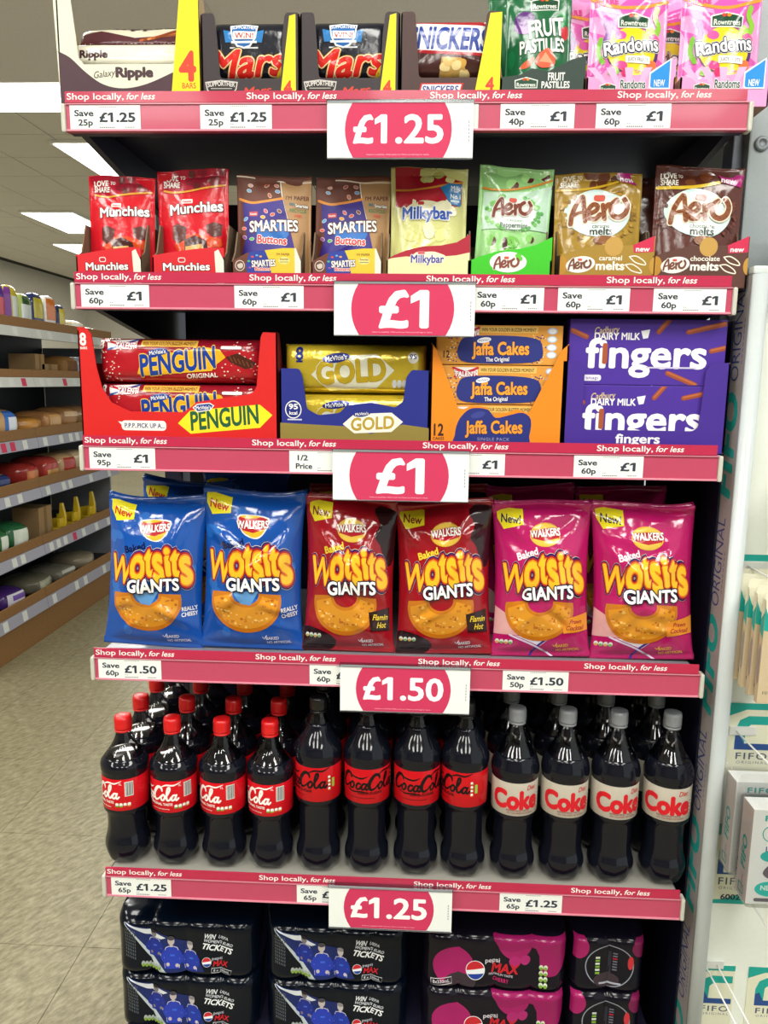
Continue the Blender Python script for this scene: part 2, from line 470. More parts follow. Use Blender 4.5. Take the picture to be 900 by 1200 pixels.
for nm, bx in (('wall_back', (RX0, RY1, 0, RX1, RY1 + .1, 3.4)), ('wall_left', (RX0 - .1, RY0, 0, RX0, RY1, 3.4)), ('wall_unseen_dark', (RX0, RY0 - .1, 0, RX1, RY0, 3.4))):
    w_ = MB().box(*bx, mat('#6d675e' if nm == 'wall_unseen_dark' else '#c9c4b6', 'matte')).obj(nm); tag(w_, kind='structure')  # darker wall behind the camera is unseen, added to darken bottle reflections
M_PANEL = emis('#fffdf4', 5.0, 'lit_diffuser')
def light_panel(x, y, z, label, vertical=True):
    t = empty('ceiling_light', (x, y, z)); tag(t, label, 'ceiling light', 'recessed ceiling lights')
    MB().box(-.31, -.61, -.022, .31, .61, -.001, mat('#e8e6de', 'plastic')).obj('frame', t, .003)
    MB().box(-.285, -.585, -.027, .285, .585, -.0225, M_PANEL).obj('diffuser', t)
    return t
for k, (x, y) in enumerate(LIGHTS_NEAR):
    light_panel(x, y, SOFFIT_Z, 'unseen lit white ceiling panel, in a set partly added to brighten the ceiling')
for (x, y), lb in zip(LIGHTS_FAR, ['lit ceiling panel seen just left of the red pouches', 'lit ceiling panel, upper of the two hanging over the bread aisle', 'lit ceiling panel, lower of the two over the bread aisle', 'farthest lit ceiling panel beside the lowest red pouch corner', 'wide bright ceiling light at the edge left of the cream bar box', 'lit ceiling panel cut by the left edge of the photo']):
    t = light_panel(x, y, CEIL_Z, lb)
    if y < 4: t.rotation_euler.z = PI / 2; t.location = (-2.8, 4.0, CEIL_Z)

# ------------------------------------------------------------------ promotional bay: frame, shelves, rails
M_DARK = mat('#26253c', 'metal'); M_BLACK = mat('#12142a', 'metal'); M_GREY = mat('#8f9496', 'metal')
SH = [1.919, 1.661, 1.409, 1.054, 0.650]     # top of each rail
DEP = 0.46
bay = empty('display_bay', (0, .2, 0)); tag(bay, 'dark metal promotional bay with slotted uprights and back panel', 'shelving frame')
def rel(p, o): return (p[0] - o.location.x, p[1] - o.location.y, p[2] - o.location.z)
MB().box(-.47, .465 - .2, .12, .50, .485 - .2, 1.86, M_BLACK).obj('back_panel', bay)
for sx in (-.505, .505):
    p = MB().box(sx - .02, .46 - .2, 0, sx + .02, .52 - .2, 1.88, M_DARK).obj('upright', bay, .002)
    sl = MB()
    for k in range(30): sl.box(sx - .006, .456 - .2, .25 + k * .05, sx + .006, .4602 - .2, .275 + k * .05, mat('#0a0a10', 'matte'))
    sl.obj('slots', p); 
MB().box(.5255, .05 - .2, 0, .5285, .455 - .2, 1.60, M_BLACK).obj('side_panel', bay)
MB().box(-.5, .03 - .2, 0, .5, .46 - .2, .28, M_DARK).obj('base_plinth', bay, .004)
nth = ['top', 'second', 'third', 'fourth', 'lowest']
for i, z in enumerate(SH):
    s = empty('metal_shelf', (0, .2, z - .06)); tag(s, 'dark metal shelf board, %s of the five in the bay' % nth[i], 'shelf', 'bay shelves')
    MB().box(-.5, .004 - .2, .038, .5, DEP - .2, .044, M_DARK).obj('board', s)
    MB().box(-.498, .0045 - .2, .0441, .498, DEP - .21, .0448, mat('#a3a198' if i == 4 else '#85838a', 'plastic')).obj('board_top', s)
    MB().box(-.5, .003 - .2, .004, .5, .02 - .2, .0379, M_DARK).obj('front_lip', s, .002)
    MB().box(-.40, .06 - .2, .018, .40, .075 - .2, .0378, mat('#3a3744', 'metal')).obj('stiffener', s, .002)
    for sx in (-.496, .484):
        MB().prism([(.021 - .2, .0375), (.021 - .2, .012), (DEP - .2, -.05), (DEP - .2, .0375)], 'x', sx, sx + .012, M_DARK).obj('bracket', s)
M_HEAD = mat('#bd2c4e', 'strip'); M_RAIL = mat('#bf4a66', 'strip'); M_CLEAR = clear('clear_plastic', (.97, .98, .98), .08, .9)
M_EDGE = mat('#c9c9bc', 'plastic'); M_EDGEPINK = mat('#dc8a9e', 'strip')
for i, z in enumerate(SH):
    r = empty('ticket_rail', (0, 0, z - .056)); tag(r, 'pink ticket rail with shop slogan along the %s shelf edge' % nth[i], 'shelf rail', 'pink ticket rails')
    MB().box(-.5, -.004, 0, .5, .0025, .040, M_RAIL).obj('rail', r)
    MB().box(-.5, -.0065, .0005, .5, -.0041, .0035, M_EDGEPINK).obj('lower_lip', r, .0006)
    MB().box(-.5, -.0065, .038, .5, -.0041, .0395, M_EDGEPINK).obj('upper_lip', r)
    h = MB().box(-.5, -.006, .0405, .497, -.003, .056, M_HEAD).obj('header_strip', r)
    for k in range(4):
        a = Art((0, 0, 1000, 15.5), 1.0, .0155, 'paper').section('slogan')
        a.text('Shop locally,', 3 + 270 * k, 7.0, 8.6, '#fff6f2', w=86, off=.018, align='l')
        a.text('for less', 93.5 + 270 * k, 7.0, 8.6, '#fff6f2', w=43, off=.022, shear=.25, align='l')
        a.build(flat_surf(-.5, -.006, .0405), h, d0=.0001, dz=.00006)
    for sx in (-1, 1):
        MB().box(sx * .504 - .0035, -.0075, -.001, sx * .504 + .0035, .012, .040, M_EDGE).obj('end_cap', r, .003)

M_TK = mat('#eef2ee', 'paper')
def ticket(x0, si, save, price, label, w=.107):
    z0 = SH[si] - .0545; h = .0355
    t = empty('price_ticket', (x0, -.0046, z0)); tag(t, label, 'price ticket', 'white shelf-edge tickets')
    MB().box(0, -.0006, 0, w, 0, h, M_TK).obj('card', t)
    a = Art((0, 0, 220, 78), w, h, 'paper').section('ticket_print'); K = '#343a48'
    a.text(save[0], 44, 24, 18, K, w=60 if len(save[0]) > 3 else 34, off=.055); a.text(save[1], 48, 53, 18, K, w=46 if len(save[1]) < 5 else 54, off=.055)
    a.text(price, 148 if len(price) > 2 else 172, 37, 27, K, w=112 if len(price) > 2 else 48, off=.06, flag1=True)
    for (x0_, y0_, x1_, y1_) in ((92, 4, 150, 6), (92, 58, 108, 60), (92, 66, 144, 70), (172, 66, 204, 69)):
        for q in range(int((x1_ - x0_) / 6)): a.rect(x0_ + q * 6, y0_, x0_ + q * 6 + 4.4, y1_, '#80848c')
    a.build(flat_surf(0, -.0006, 0), t, d0=.00006, dz=.00006)
    return t
TK = [(-.494, 0, '25p', '£1.25', 'white £1.25 ticket saving 25p under the cream bar box'), (-.297, 0, '25p', '£1.25', 'white £1.25 ticket saving 25p under the first black bar box'),
      (.007, 0, '25p', '£1.25', 'ticket almost hidden behind the top £1.25 card'), (.146, 0, '40p', '£1', 'white £1 ticket saving 40p under the green pouch'), (.284, 0, '60p', '£1', 'white £1 ticket saving 60p under the left pink pouch'),
      (-.491, 1, '60p', '£1', 'white £1 ticket saving 60p under the red pouches'), (-.251, 1, '60p', '£1', 'white £1 ticket saving 60p under the left brown and purple pouch'), (.114, 1, '60p', '£1', 'white £1 ticket saving 60p under the mint green pouch'),
      (.242, 1, '60p', '£1', 'white £1 ticket saving 60p under the gold pouch'), (.384, 1, '60p', '£1', 'white £1 ticket saving 60p under the brown pouch at the right end'),
      (-.491, 2, '95p', '£1', 'white £1 ticket saving 95p under the red biscuit box'), (-.168, 2, None, '£1', 'half price ticket under the gold biscuit tray, partly behind a card'), (.065, 2, '60p', '£1', '£1 ticket half hidden behind the third shelf card, under the orange box'), (.279, 2, '60p', '£1', 'white £1 ticket saving 60p under the purple box'),
      (-.494, 3, '60p', '£1.50', 'white £1.50 ticket saving 60p under the blue crisp bags'), (-.137, 3, '60p', '£1.50', '£1.50 ticket partly behind the card under the dark red crisps'), (.182, 3, '50p', '£1.50', 'white £1.50 ticket saving 50p under the magenta crisps'),
      (-.491, 4, '65p', '£1.25', 'white £1.25 ticket saving 65p under the red-capped cola bottles'), (-.161, 4, '65p', '£1.25', '£1.25 ticket partly behind the card under the red-label sugar free cola'), (.192, 4, '65p', '£1.25', 'white £1.25 ticket saving 65p under the silver-label cola')]
for x, i, s, p, lb in TK:
    ticket(x, i, ('Save', s) if s else ('1/2', 'Price'), p, lb)

def price_card(xc, zt, price, label):
    w, h = .213, .080
    t = empty('price_card', (xc - w / 2, -.016, zt - h)); tag(t, label, 'price card', 'large promotional price cards')
    MB().box(0, 0, 0, w, .0012, h, mat('#f1f5f2', 'paper')).obj('card', t)
    MB().box(-.001, -.0016, h - .003, w + .001, .012, h + .001, clear('rail_clip', (.80, .82, .88), .15, 1.2)).obj('clear_clip', t)
    MB().box(-.001, -.0016, -.001, w + .001, .0012, .0012, clear('rail_clip', (.80, .82, .88), .15, 1.2)).obj('clear_edge', t)
    a = Art((0, 0, 213, 80), w, h, 'paper'); a.clip = (0, w, .0013, h - .0032); P = '#cf3860'
    a.section('pink_disc').ell(104, 40, 78, 72, P, n=48)
    a.section('price_lettering')
    if len(price) == 2: a.text(price, 106, 40, 52, '#ffffff', w=76, off=.05, flag1=True)
    else: a.text(price, 104, 39, 37, '#ffffff', w=132, off=.045, flag1=True)
    a.section('small_print').text('Subject to availability. While stocks last. Please see shelf edge for details.', 104, 74, 1.7, '#f6c4d2', w=92)
    for q in range(6): a.rect(206, 28 + q * 5, 207.6, 31.5 + q * 5, '#a9abb0')
    a.build(flat_surf(0, 0, 0), t, d0=.0001, dz=.00008)
price_card(.000, 1.902, '£1.25', 'large £1.25 card hanging under the top shelf bars')
price_card(.0105, 1.648, '£1', 'large £1 card hanging on the pouch shelf edge')
price_card(.009, 1.394, '£1', 'large £1 card hanging on the biscuit shelf edge')
price_card(.0215, 1.041, '£1.50', 'large £1.50 card hanging on the crisp shelf edge')
price_card(.003, .640, '£1.25', 'large £1.25 card hanging below the cola bottles')
# ------------------------------------------------------------------ bag and box builders
def ridge_set(seed, w, h, n, amp, sig):
    r = random.Random(seed); out = []
    for k in range(n):
        side = r.choice((-1, 1)); x0 = side * w * r.uniform(.28, .5); z0 = r.choice((h * r.uniform(.72, .95), h * r.uniform(.05, .3)))
        x1 = x0 - side * w * r.uniform(.15, .45); z1 = z0 + (h * .3 if z0 < h / 2 else -h * .3) * r.uniform(.2, 1.0)
        out.append((x0, z0, x1, z1, amp * r.uniform(.4, 1.0) * r.choice((1, 1, -1)), sig * r.uniform(.8, 1.5)))
    return out
def ridges(x, z, rs):
    t = np.zeros_like(x)
    for x0, z0, x1, z1, a, s in rs:
        dx, dz = x1 - x0, z1 - z0; L2 = dx * dx + dz * dz
        q = np.clip(((x - x0) * dx + (z - z0) * dz) / L2, 0, 1)
        d2 = (x - x0 - q * dx) ** 2 + (z - z0 - q * dz) ** 2
        t = t + a * np.exp(-d2 / (s * s)) * np.sin(PI * np.clip(q * .9 + .05, 0, 1))
    return t
def pouch_surf(w, h, D, seed, nr=9):
    """stand-up pouch: sealed flat margins, belly fullest in the lower half"""
    rs = ridge_set(seed, w, h, nr, .0022, .006); r = random.Random(seed); ph = r.uniform(0, 6)
    def f(u, v):
        s = np.clip(np.abs(2 * u / w - 1) / .92, 0, 1); t = np.clip(v / h, 0, 1)
        side = (1 - s ** 2.4) ** .9
        vert = np.clip((.93 - t) / .93, 0, 1) ** .62 * np.clip(t / .10 + .35, 0, 1) ** .5
        x = u - w / 2
        y = -D * side * vert - ridges(x, v, rs) * side
        y = y + .0015 * np.sin(7 * u / w * 2 + ph) * np.clip((t - .82) / .1, 0, 1) - .004 * np.clip((t - .8) / .2, 0, 1) ** 2 * np.cos(2.2 * (2 * u / w - 1) + ph)
        return np.stack([x * (1 - .025 * side.max() * np.sin(PI * t)), y, v + .0015 * np.sin(3 * x / w + ph)], 1)
    return f
def crisp_surf(w, h, D, seed, nr=18, ear=.0):
    """pillow bag with crimped end seals, creases running in from the seals"""
    rs = ridge_set(seed, w, h, nr, .0065, .0085); r = random.Random(seed + 5); ph = [r.uniform(0, 6) for _ in range(4)]
    def f(u, v):
        s = 2 * u / w - 1; t = np.clip(v / h, 0, 1); sa = np.clip(np.abs(s), 0, 1)
        g = np.clip(np.sin(PI * np.clip((t - .035) / .93, 0, 1)), 0, 1) ** .55
        side = (1 - sa ** 2.6) ** .75
        x = (u - w / 2) * (1 - .085 * g + ear * (t > 2)) 
        pl = np.exp(-t / .10) + np.exp(-(1 - t) / .11)
        y = -D * g * side - ridges(x, v, rs) * side * g - .0022 * np.cos(9 * s + ph[0]) * pl * g * side * 2 - .0016 * np.sin(15 * s + ph[1]) * pl * g
        y = y + .005 * np.sin(2.6 * s + ph[2]) * np.clip((t - .85) / .15, 0, 1) + .012 * np.clip((t - .9) / .1, 0, 1) ** 2
        z = v + .004 * np.sin(2.2 * s + ph[3]) * t + .0055 * (sa ** 3) * np.clip((t - .9) / .1, 0, 1)
        return np.stack([x, y, z], 1)
    return f
def bag_mesh(name, f, w, h, m, nu=44, nv=56, back=.8):
    U, V = np.meshgrid(np.linspace(0, w, nu + 1), np.linspace(0, h, nv + 1)); U = U.ravel(); V = V.ravel()
    P = f(U, V); base = P.copy()
    B = P.copy(); B[:, 1] = -P[:, 1] * back + .0012
    edge = (U < 1e-6) | (U > w - 1e-6) | (V < 1e-6) | (V > h - 1e-6)
    B[edge] = P[edge] + np.array((0, .0006, 0))
    n = nu + 1; N = len(P); fs = []
    for j in range(nv):
        for i in range(nu):
            a = j * n + i; fs.append((a, a + 1, a + n + 1, a + n)); fs.append((N + a, N + a + n, N + a + n + 1, N + a + 1))
    for i in range(nu):
        fs.append((i + 1, i, N + i, N + i + 1)); a = nv * n + i; fs.append((a, a + 1, N + a + 1, N + a))
    for j in range(nv):
        a = j * n; fs.append((a, a + n, N + a + n, N + a)); a = j * n + nu; fs.append((a + n, a, N + a, N + a + n))
    return mesh_from(name, np.concatenate([P, B]), fs, [m], smooth=True)
def bag(name, label, cat, group, surf, w, h, col, fin, art, loc, rx=0., ry=0., rz=0., step=.0034, back=.8, res=(44, 56)):
    t = empty(name, loc, (rx, ry, rz)); tag(t, label, cat, group)
    link('film', bag_mesh('film', surf, w, h, mat(col, fin), *res, back), t)
    if art:
        art.clip = (.0008, w - .0008, .001, h - .0008)
        art.build(with_normals(surf), t, step, dz=.00016)
    return t
def card_box(name, label, loc, front, sides, depth, x0, x1, col, inner='#a98f68', back_h=None, art=None, cat='tray', group=None, thick=.0022, side_col=None, rz=0.):
    """open card tray: front panel outline (x,z), side outline (y,z), back and base"""
    t = empty(name, loc, (0, 0, rz)); tag(t, label, cat, group)
    c = mat(col, 'card'); k = mat(inner, 'kraft')
    fp = MB().prism(front, 'y', 0, thick, c)
    fp.prism(front, 'y', thick + .00005, thick + .0006, k)
    fp.obj('front_panel', t)
    for sx in (x0, x1 - thick):
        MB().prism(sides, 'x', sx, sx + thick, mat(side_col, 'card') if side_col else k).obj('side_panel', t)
    bh = back_h or sides[-1][1]
    MB().box(x0 + thick, depth - thick, 0, x1 - thick, depth, bh, k).obj('back_panel', t)
    MB().box(x0 + thick, thick + .001, 0, x1 - thick, depth - thick, thick, k).obj('base', t)
    if art: art.build(flat_surf(x0, 0, 0), t, d0=.0002, dz=.00010)
    return t
def flow_pack(name, label, loc, w, h, d, col, fin, art, cat='snack pack', group=None, seed=1, rx=0., rz=0., bul=.5, step=.004):
    """soft multipack: brick of bars in film, rounded front, pinched ends"""
    rs = ridge_set(seed, w, h, 7, .0016, .007)
    def f(u, v):
        s = np.clip(np.abs(2 * u / w - 1), 0, 1); t = np.clip(v / h, 0, 1); q = np.abs(2 * t - 1)
        prof = (1 - q ** 4) ** .5 * (1 - s ** 12) ** .5
        y = -d * bul * prof - ridges(u - w / 2, v, rs) * prof
        return np.stack([u - w / 2, y, v], 1)
    t = empty(name, loc, (rx, 0, rz)); tag(t, label, cat, group)
    link('wrapper', bag_mesh('wrapper', f, w, h, mat(col, fin), 46, 22, 1.0), t)
    if art:
        art.clip = (.001, w - .001, .001, h - .001); art.build(with_normals(f), t, step)
    return t
# ------------------------------------------------------------------ top shelf: bar boxes and sweet pouches
Z1 = SH[0] - .0150; Z2 = SH[1] - .0150; Z3 = SH[2] - .0150; Z4 = SH[3] - .0150; Z5 = SH[4] - .0150
def rounded(pts, r=.006, n=4):
    """round the corners of a closed outline"""
    out = []; N = len(pts)
    for i in range(N):
        p = np.array(pts[i], float); a = np.array(pts[i - 1], float); b = np.array(pts[(i + 1) % N], float)
        da, db = a - p, b - p; la, lb = np.linalg.norm(da), np.linalg.norm(db); q = min(r, la * .45, lb * .45)
        p0, p1 = p + da / la * q, p + db / lb * q
        for k in range(n + 1):
            t = k / n; out.append(tuple((1 - t) ** 2 * p0 + 2 * t * (1 - t) * p + t * t * p1))
    return out
# cream and brown bar box: frame units 5 per px, 0.256 mm each
k_ = .000256
W_, H_ = 840 * k_, .205
def rx_(x): return (x - 40) * k_
def rz_(y): return (640 - y) * k_      # frame y=640 is the shelf board
front = [(0, 0), (W_, 0), (W_, rz_(-160)), (rx_(800), rz_(-160)), (rx_(738), rz_(380)), (rx_(720), rz_(396)), (rx_(190), rz_(396)), (rx_(158), rz_(360)), (rx_(104), rz_(-160)), (0 - .006, rz_(-160))]
a = Art((40, -160, 880, 640), W_, rz_(-160), 'card')
a.section('brown_wave').poly([(40, 330), (34, 322)] + [tuple(p) for p in spline([(40, 325), (110, 360), (200, 440), (300, 505), (420, 528), (560, 505), (725, 440)], 5)] + [(715, 640), (40, 640)], '#4a2f38')
a.section('lettering').text('Galaxy', 312, 447, 36, '#4a2f38', w=132, shear=.35, rot=7, off=.0)
a.text('Ripple', 490, 440, 50, '#4a2f38', w=226, off=.10)
a.section('yellow_flash').poly([(792, -160), (880, -160), (880, 640), (700, 640)], '#f3e21b')
a.text('4', 808, 410, 150, '#e2402a', w=104, off=.075); a.text('BARS', 815, 515, 30, '#e2402a', w=82, off=.03)
card_box('bar_box', 'cream and brown card box of bars with a yellow four bars flash', (-.411 - W_ / 2, .022, Z1), front,
         [(0, .0), (0, rz_(-160)), (.035, rz_(40)), (.08, .11), (.25, .11), (.25, 0)], .25, 0, W_, '#e3e6cf', art=a, cat='box', back_h=.11)
a = Art((130, 270, 770, 400), .198, .04, 'film').section('lettering')
a.rect(100, 262, 800, 300, '#f3f0dc'); a.text('Ripple', 262, 338, 34, '#4a2f38', w=142, off=.09); a.rect(190, 388, 300, 392, '#4a2f38')
flow_pack('bar_multipack', 'cream bar multipack at the front of the cream box', (-.413, .056, Z1 + .064), .198, .036, .035, '#eeecd8', 'film', a, group='cream bar multipacks', seed=3)
a = Art((0, 0, 640, 130), .198, .04, 'film').section('lettering')
a.poly([(0, 60), (120, 40), (300, 85), (480, 70), (640, 30), (640, 130), (0, 130)], '#5a3038')
for q in range(5): a.stroke([(330 + q * 20, 100 - q * 3), (440 + q * 14, 76 - q * 5), (560, 64 - q * 5)], 14, ['#b8623a', '#8c4528', '#d08a52'][q % 3])
a.ell(620, 70, 56, 40, '#f3e21b'); a.text('Ripple', 340, 16, 34, '#3b2a30', w=320, off=.05, shear=.3)
flow_pack('bar_multipack', 'brown and cream bar multipack lying on top inside the cream box', (-.413, .085, Z1 + .100), .198, .038, .035, '#dcd8c2', 'film', a, group='cream bar multipacks', seed=9, rx=-.5)
flow_pack('bar_multipack', 'cream bar multipack lowest in the cream box', (-.413, .056, Z1 + .022), .198, .036, .035, '#eeecd8', 'film', None, group='cream bar multipacks', seed=5)
# black and brown bar boxes: frame of 3.6 per px -> .3556 mm
def bar_box(xc, ztop_dx, label, body, flash_l, art_fn, cut_b=.088):
    w = .1475; h = .131
    L = .0245; Rr = w - .0215
    front = rounded([(0, 0), (w, 0), (w, h), (Rr, h), (Rr - .004, .10), (Rr - .0065, cut_b - .047), (L + .003, cut_b - .047), (L, .09), (L - .004, h), (.0, h)], .006)
    a = Art((25, 72, 440, 440), w, h, 'card')
    a.clip = (0, w, 0, h)
    art_fn(a)
    return card_box('bar_box', label, (xc - w / 2, .020, Z1), front, [(0, 0), (0, h - .002), (.012, h - .002), (.03, h - .02), (.05, .085), (.2, .085), (.2, 0)], .20, 0, w, body, inner='#6d5442', art=a, cat='box', group='open-fronted bar boxes', back_h=.085)
def mars_art(a):
    a.section('yellow_flash').poly([(398, 85), (424, 78), (424, 440), (352, 440)], '#f2e21c')
    a.text('4', 390, 362, 52, '#e2402a', w=36, off=.06)
    a.section('badge').poly([(38, 338), (105, 330), (178, 338), (172, 368), (150, 395), (108, 412), (65, 395), (45, 370)], '#c9c4c0').poly([(44, 343), (105, 335), (172, 343), (167, 366), (146, 390), (108, 406), (70, 391), (50, 368)], '#2b2524')
    a.text('SUPPORTHER', 107, 350, 17, '#ded9d4', w=116, off=.04, bend=.3); a.rect(62, 362, 152, 366, '#a9a4a0'); a.text('WIN!', 110, 385, 22, '#ded9d4', w=84, off=.03)
    a.section('lettering').text('Mars', 258, 374, 34, '#d8402f', w=126, off=.03, shear=.35, rot=5)
def mars_pack(xc, label, seed):
    a = Art((85, 110, 390, 330), .118, .085, 'film')
    a.section('badge')
    a.poly([(134, 150), (168, 158), (168, 196), (142, 196)], '#2f7fc4').poly([(258, 160), (293, 152), (284, 198), (256, 196)], '#2f7fc4')
    a.poly([(160, 134), (215, 126), (270, 134), (262, 182), (240, 212), (215, 220), (186, 212), (168, 182)], '#eef1f2').poly([(166, 138), (215, 131), (264, 138), (257, 180), (236, 206), (215, 213), (190, 206), (173, 180)], '#2f6db4')
    a.text('SUPPORTHER', 215, 144, 13, '#f4f6f6', w=94, off=.04, bend=.25); a.rect(174, 158, 258, 186, '#f4f1ee'); a.text('WIN!', 216, 173, 18, '#d8302c', w=72, off=.03)
    a.rect(165, 192, 265, 200, '#e4ebf2'); a.rect(160, 214, 270, 219, '#d5d9dd')
    a.section('lettering').text('Mars', 222, 268, 88, '#d9271f', w=316, off=.055, shear=.32, rot=3, out=[(.085, '#15171f'), (.05, '#d9a441'), (.025, '#fbe9c3')])
    a.section('picture').poly([(330, 325), (352, 290), (372, 265), (372, 325)], '#efd23a')
    return flow_pack('bar_multipack', label, (xc - .002, .052, Z1 + .042), .118, .085, .05, '#171b28', 'film', a, group='bar multipacks in open boxes', seed=seed)
bar_box(-.226, 0, 'dark brown bar box beside the cream box, yellow four flash', '#372e31', 0, mars_art)
mars_pack(-.226, 'black bar multipack with red lettering, left of the two', 21)
bar_box(-.077, 0, 'dark brown bar box between two other brown boxes, yellow four flash', '#372e31', 0, mars_art)
mars_pack(-.077, 'black bar multipack with red lettering, right of the two', 22)
def snick_art(a):
    a.section('yellow_flash').poly([(392, 80), (440, 76), (440, 440), (326, 440)], '#f4e41c')
    a.text('4', 398, 352, 52, '#e2402a', w=36, off=.06)
    a.section('logo').poly([(112, 346), (290, 346), (276, 396), (98, 396)], '#d2262c').poly([(118, 351), (281, 351), (270, 391), (106, 391)], '#f4f4f2')
    a.text('SNICKERS', 193, 371, 27, '#274a9c', w=152, off=.05, shear=.15)
bar_box(.072, 0, 'brown bar box beside the green pouch, wide yellow four flash', '#4b3230', 0, snick_art)
a = Art((372, 110, 660, 305), .118, .085, 'film')
a.section('logo').poly([(350, 112), (668, 112), (668, 150), (350, 150)], '#b01f2a').poly([(350, 206), (668, 222), (668, 236), (350, 220)], '#b01f2a').poly([(350, 124), (668, 138), (668, 226), (350, 210)], '#f1f2f3')
a.text('SNICKERS', 514, 178, 66, '#2b469f', w=292, off=.06, shear=.18, rot=-2)
a.section('picture')
rr = random.Random(4)
a.poly([(490, 236), (560, 238), (590, 300), (480, 302)], '#caa15a')
for q in range(9): a.blob(rr.uniform(495, 585), rr.uniform(245, 300), 17, 14, ['#e6c47e', '#d9a954', '#f0d99a'][q % 3], q)
flow_pack('bar_multipack', 'brown bar multipack with blue and white logo and nuts', (.070, .052, Z1 + .042), .118, .085, .05, '#4a2a28', 'film', a, group='bar multipacks in open boxes', seed=23)

# green fruit sweet pouch and tray: frame 2.8125 per px -> .455 mm
def pouch(label, frame, mm, col, fn, loc, D=.024, seed=1, rx=-.07, rz=0., fin='film', group='sharing pouches', ry=0., name='sweet_pouch'):
    w = (frame[2] - frame[0]) * mm; h = (frame[3] - frame[1]) * mm
    a = Art(frame, w, h, fin)
    base = fn(a) if fn else None
    return bag(name, label, 'pouch', group, pouch_surf(w, h, D, seed), w, h, col, fin, a if fn else None, loc, rx, ry, rz)
def rowntrees(a, cx, cy, s=1.):
    a.poly([(cx - 44 * s, cy - 14 * s), (cx, cy - 26 * s), (cx + 44 * s, cy - 14 * s), (cx + 42 * s, cy + 16 * s), (cx - 42 * s, cy + 16 * s)], '#e8efe6')
    a.poly([(cx - 40 * s, cy - 11 * s), (cx, cy - 22 * s), (cx + 40 * s, cy - 11 * s), (cx + 39 * s, cy + 13 * s), (cx - 39 * s, cy + 13 * s)], '#1d4a33')
    a.ell(cx - 8 * s, cy - 17 * s, 6 * s, 5 * s, '#d8402f'); a.ell(cx + 6 * s, cy - 17 * s, 6 * s, 5 * s, '#e98b2a')
    a.text('Rowntrees', cx, cy + 3 * s, 14 * s, '#eef4ea', w=70 * s, off=.03)
def pastille(a):
    a.section('top_picture').ell(110, 60, 34, 30, '#5d2a7c').ell(105, 85, 30, 20, '#6b3388', rot=20).ell(245, 100, 14, 24, '#c8323a').ell(235, 60, 18, 26, '#2a8a4e')
    a.section('lettering'); rowntrees(a, 176, 14, 1.1)
    a.text('FRUIT', 182, 88, 54, '#f4f7f2', w=118, off=.055, rot=6, out=[(.05, '#0d4a2c')]); a.text('PASTILLES', 170, 146, 40, '#f4f7f2', w=150, off=.055, rot=3, out=[(.05, '#0d4a2c')])
    a.section('picture').blob(182, 190, 36, 32, '#e0664a', 3).poly([(180, 170), (206, 206), (160, 200)], '#f2a27e').poly([(96, 214), (112, 196), (142, 182), (136, 204), (118, 216)], '#e2623a', smooth=3).ell(228, 226, 18, 10, '#3c9a50').ell(70, 180, 12, 30, '#1b7a48')
pouch('shiny green fruit sweet pouch at the front of the grey tray', (48, -60, 268, 350), .000455, '#1c6a40', pastille, (.205, .062, Z1 + .003), seed=31, rx=-.05, group='sweet pouches on the top shelf')
pouch('green fruit sweet pouch tucked behind, showing past the brown box', (48, -60, 268, 350), .000455, '#1c6a40', None, (.182, .105, Z1 + .003), seed=32, rx=-.05, group='sweet pouches on the top shelf')
k_ = .000455; W_ = .124
a = Art((20, 195, 290, 360), W_, .0715, 'card').section('lettering'); a.clip = (0, W_, 0, .0715)
rowntrees(a, 102, 285, .85); a.text('FRUIT', 198, 262, 24, '#f2f5f0', w=54, off=.05); a.text('PASTILLES', 196, 288, 20, '#f2f5f0', w=90, off=.05)
card_box('sweet_tray', 'dark grey card tray holding the green fruit sweet pouch', (.209 - W_ / 2, .022, Z1), [(0, 0), (W_, 0), (W_, .0705), (W_ - .02, .066), (.07, .05), (.045, .054), (.03, .045), (0, .042)], [(0, 0), (0, .04), (.02, .06), (.09, .115), (.2, .115), (.2, 0)], .2, 0, W_, '#2d4038', art=a, group='card trays on the top shelf', inner='#8d7558')
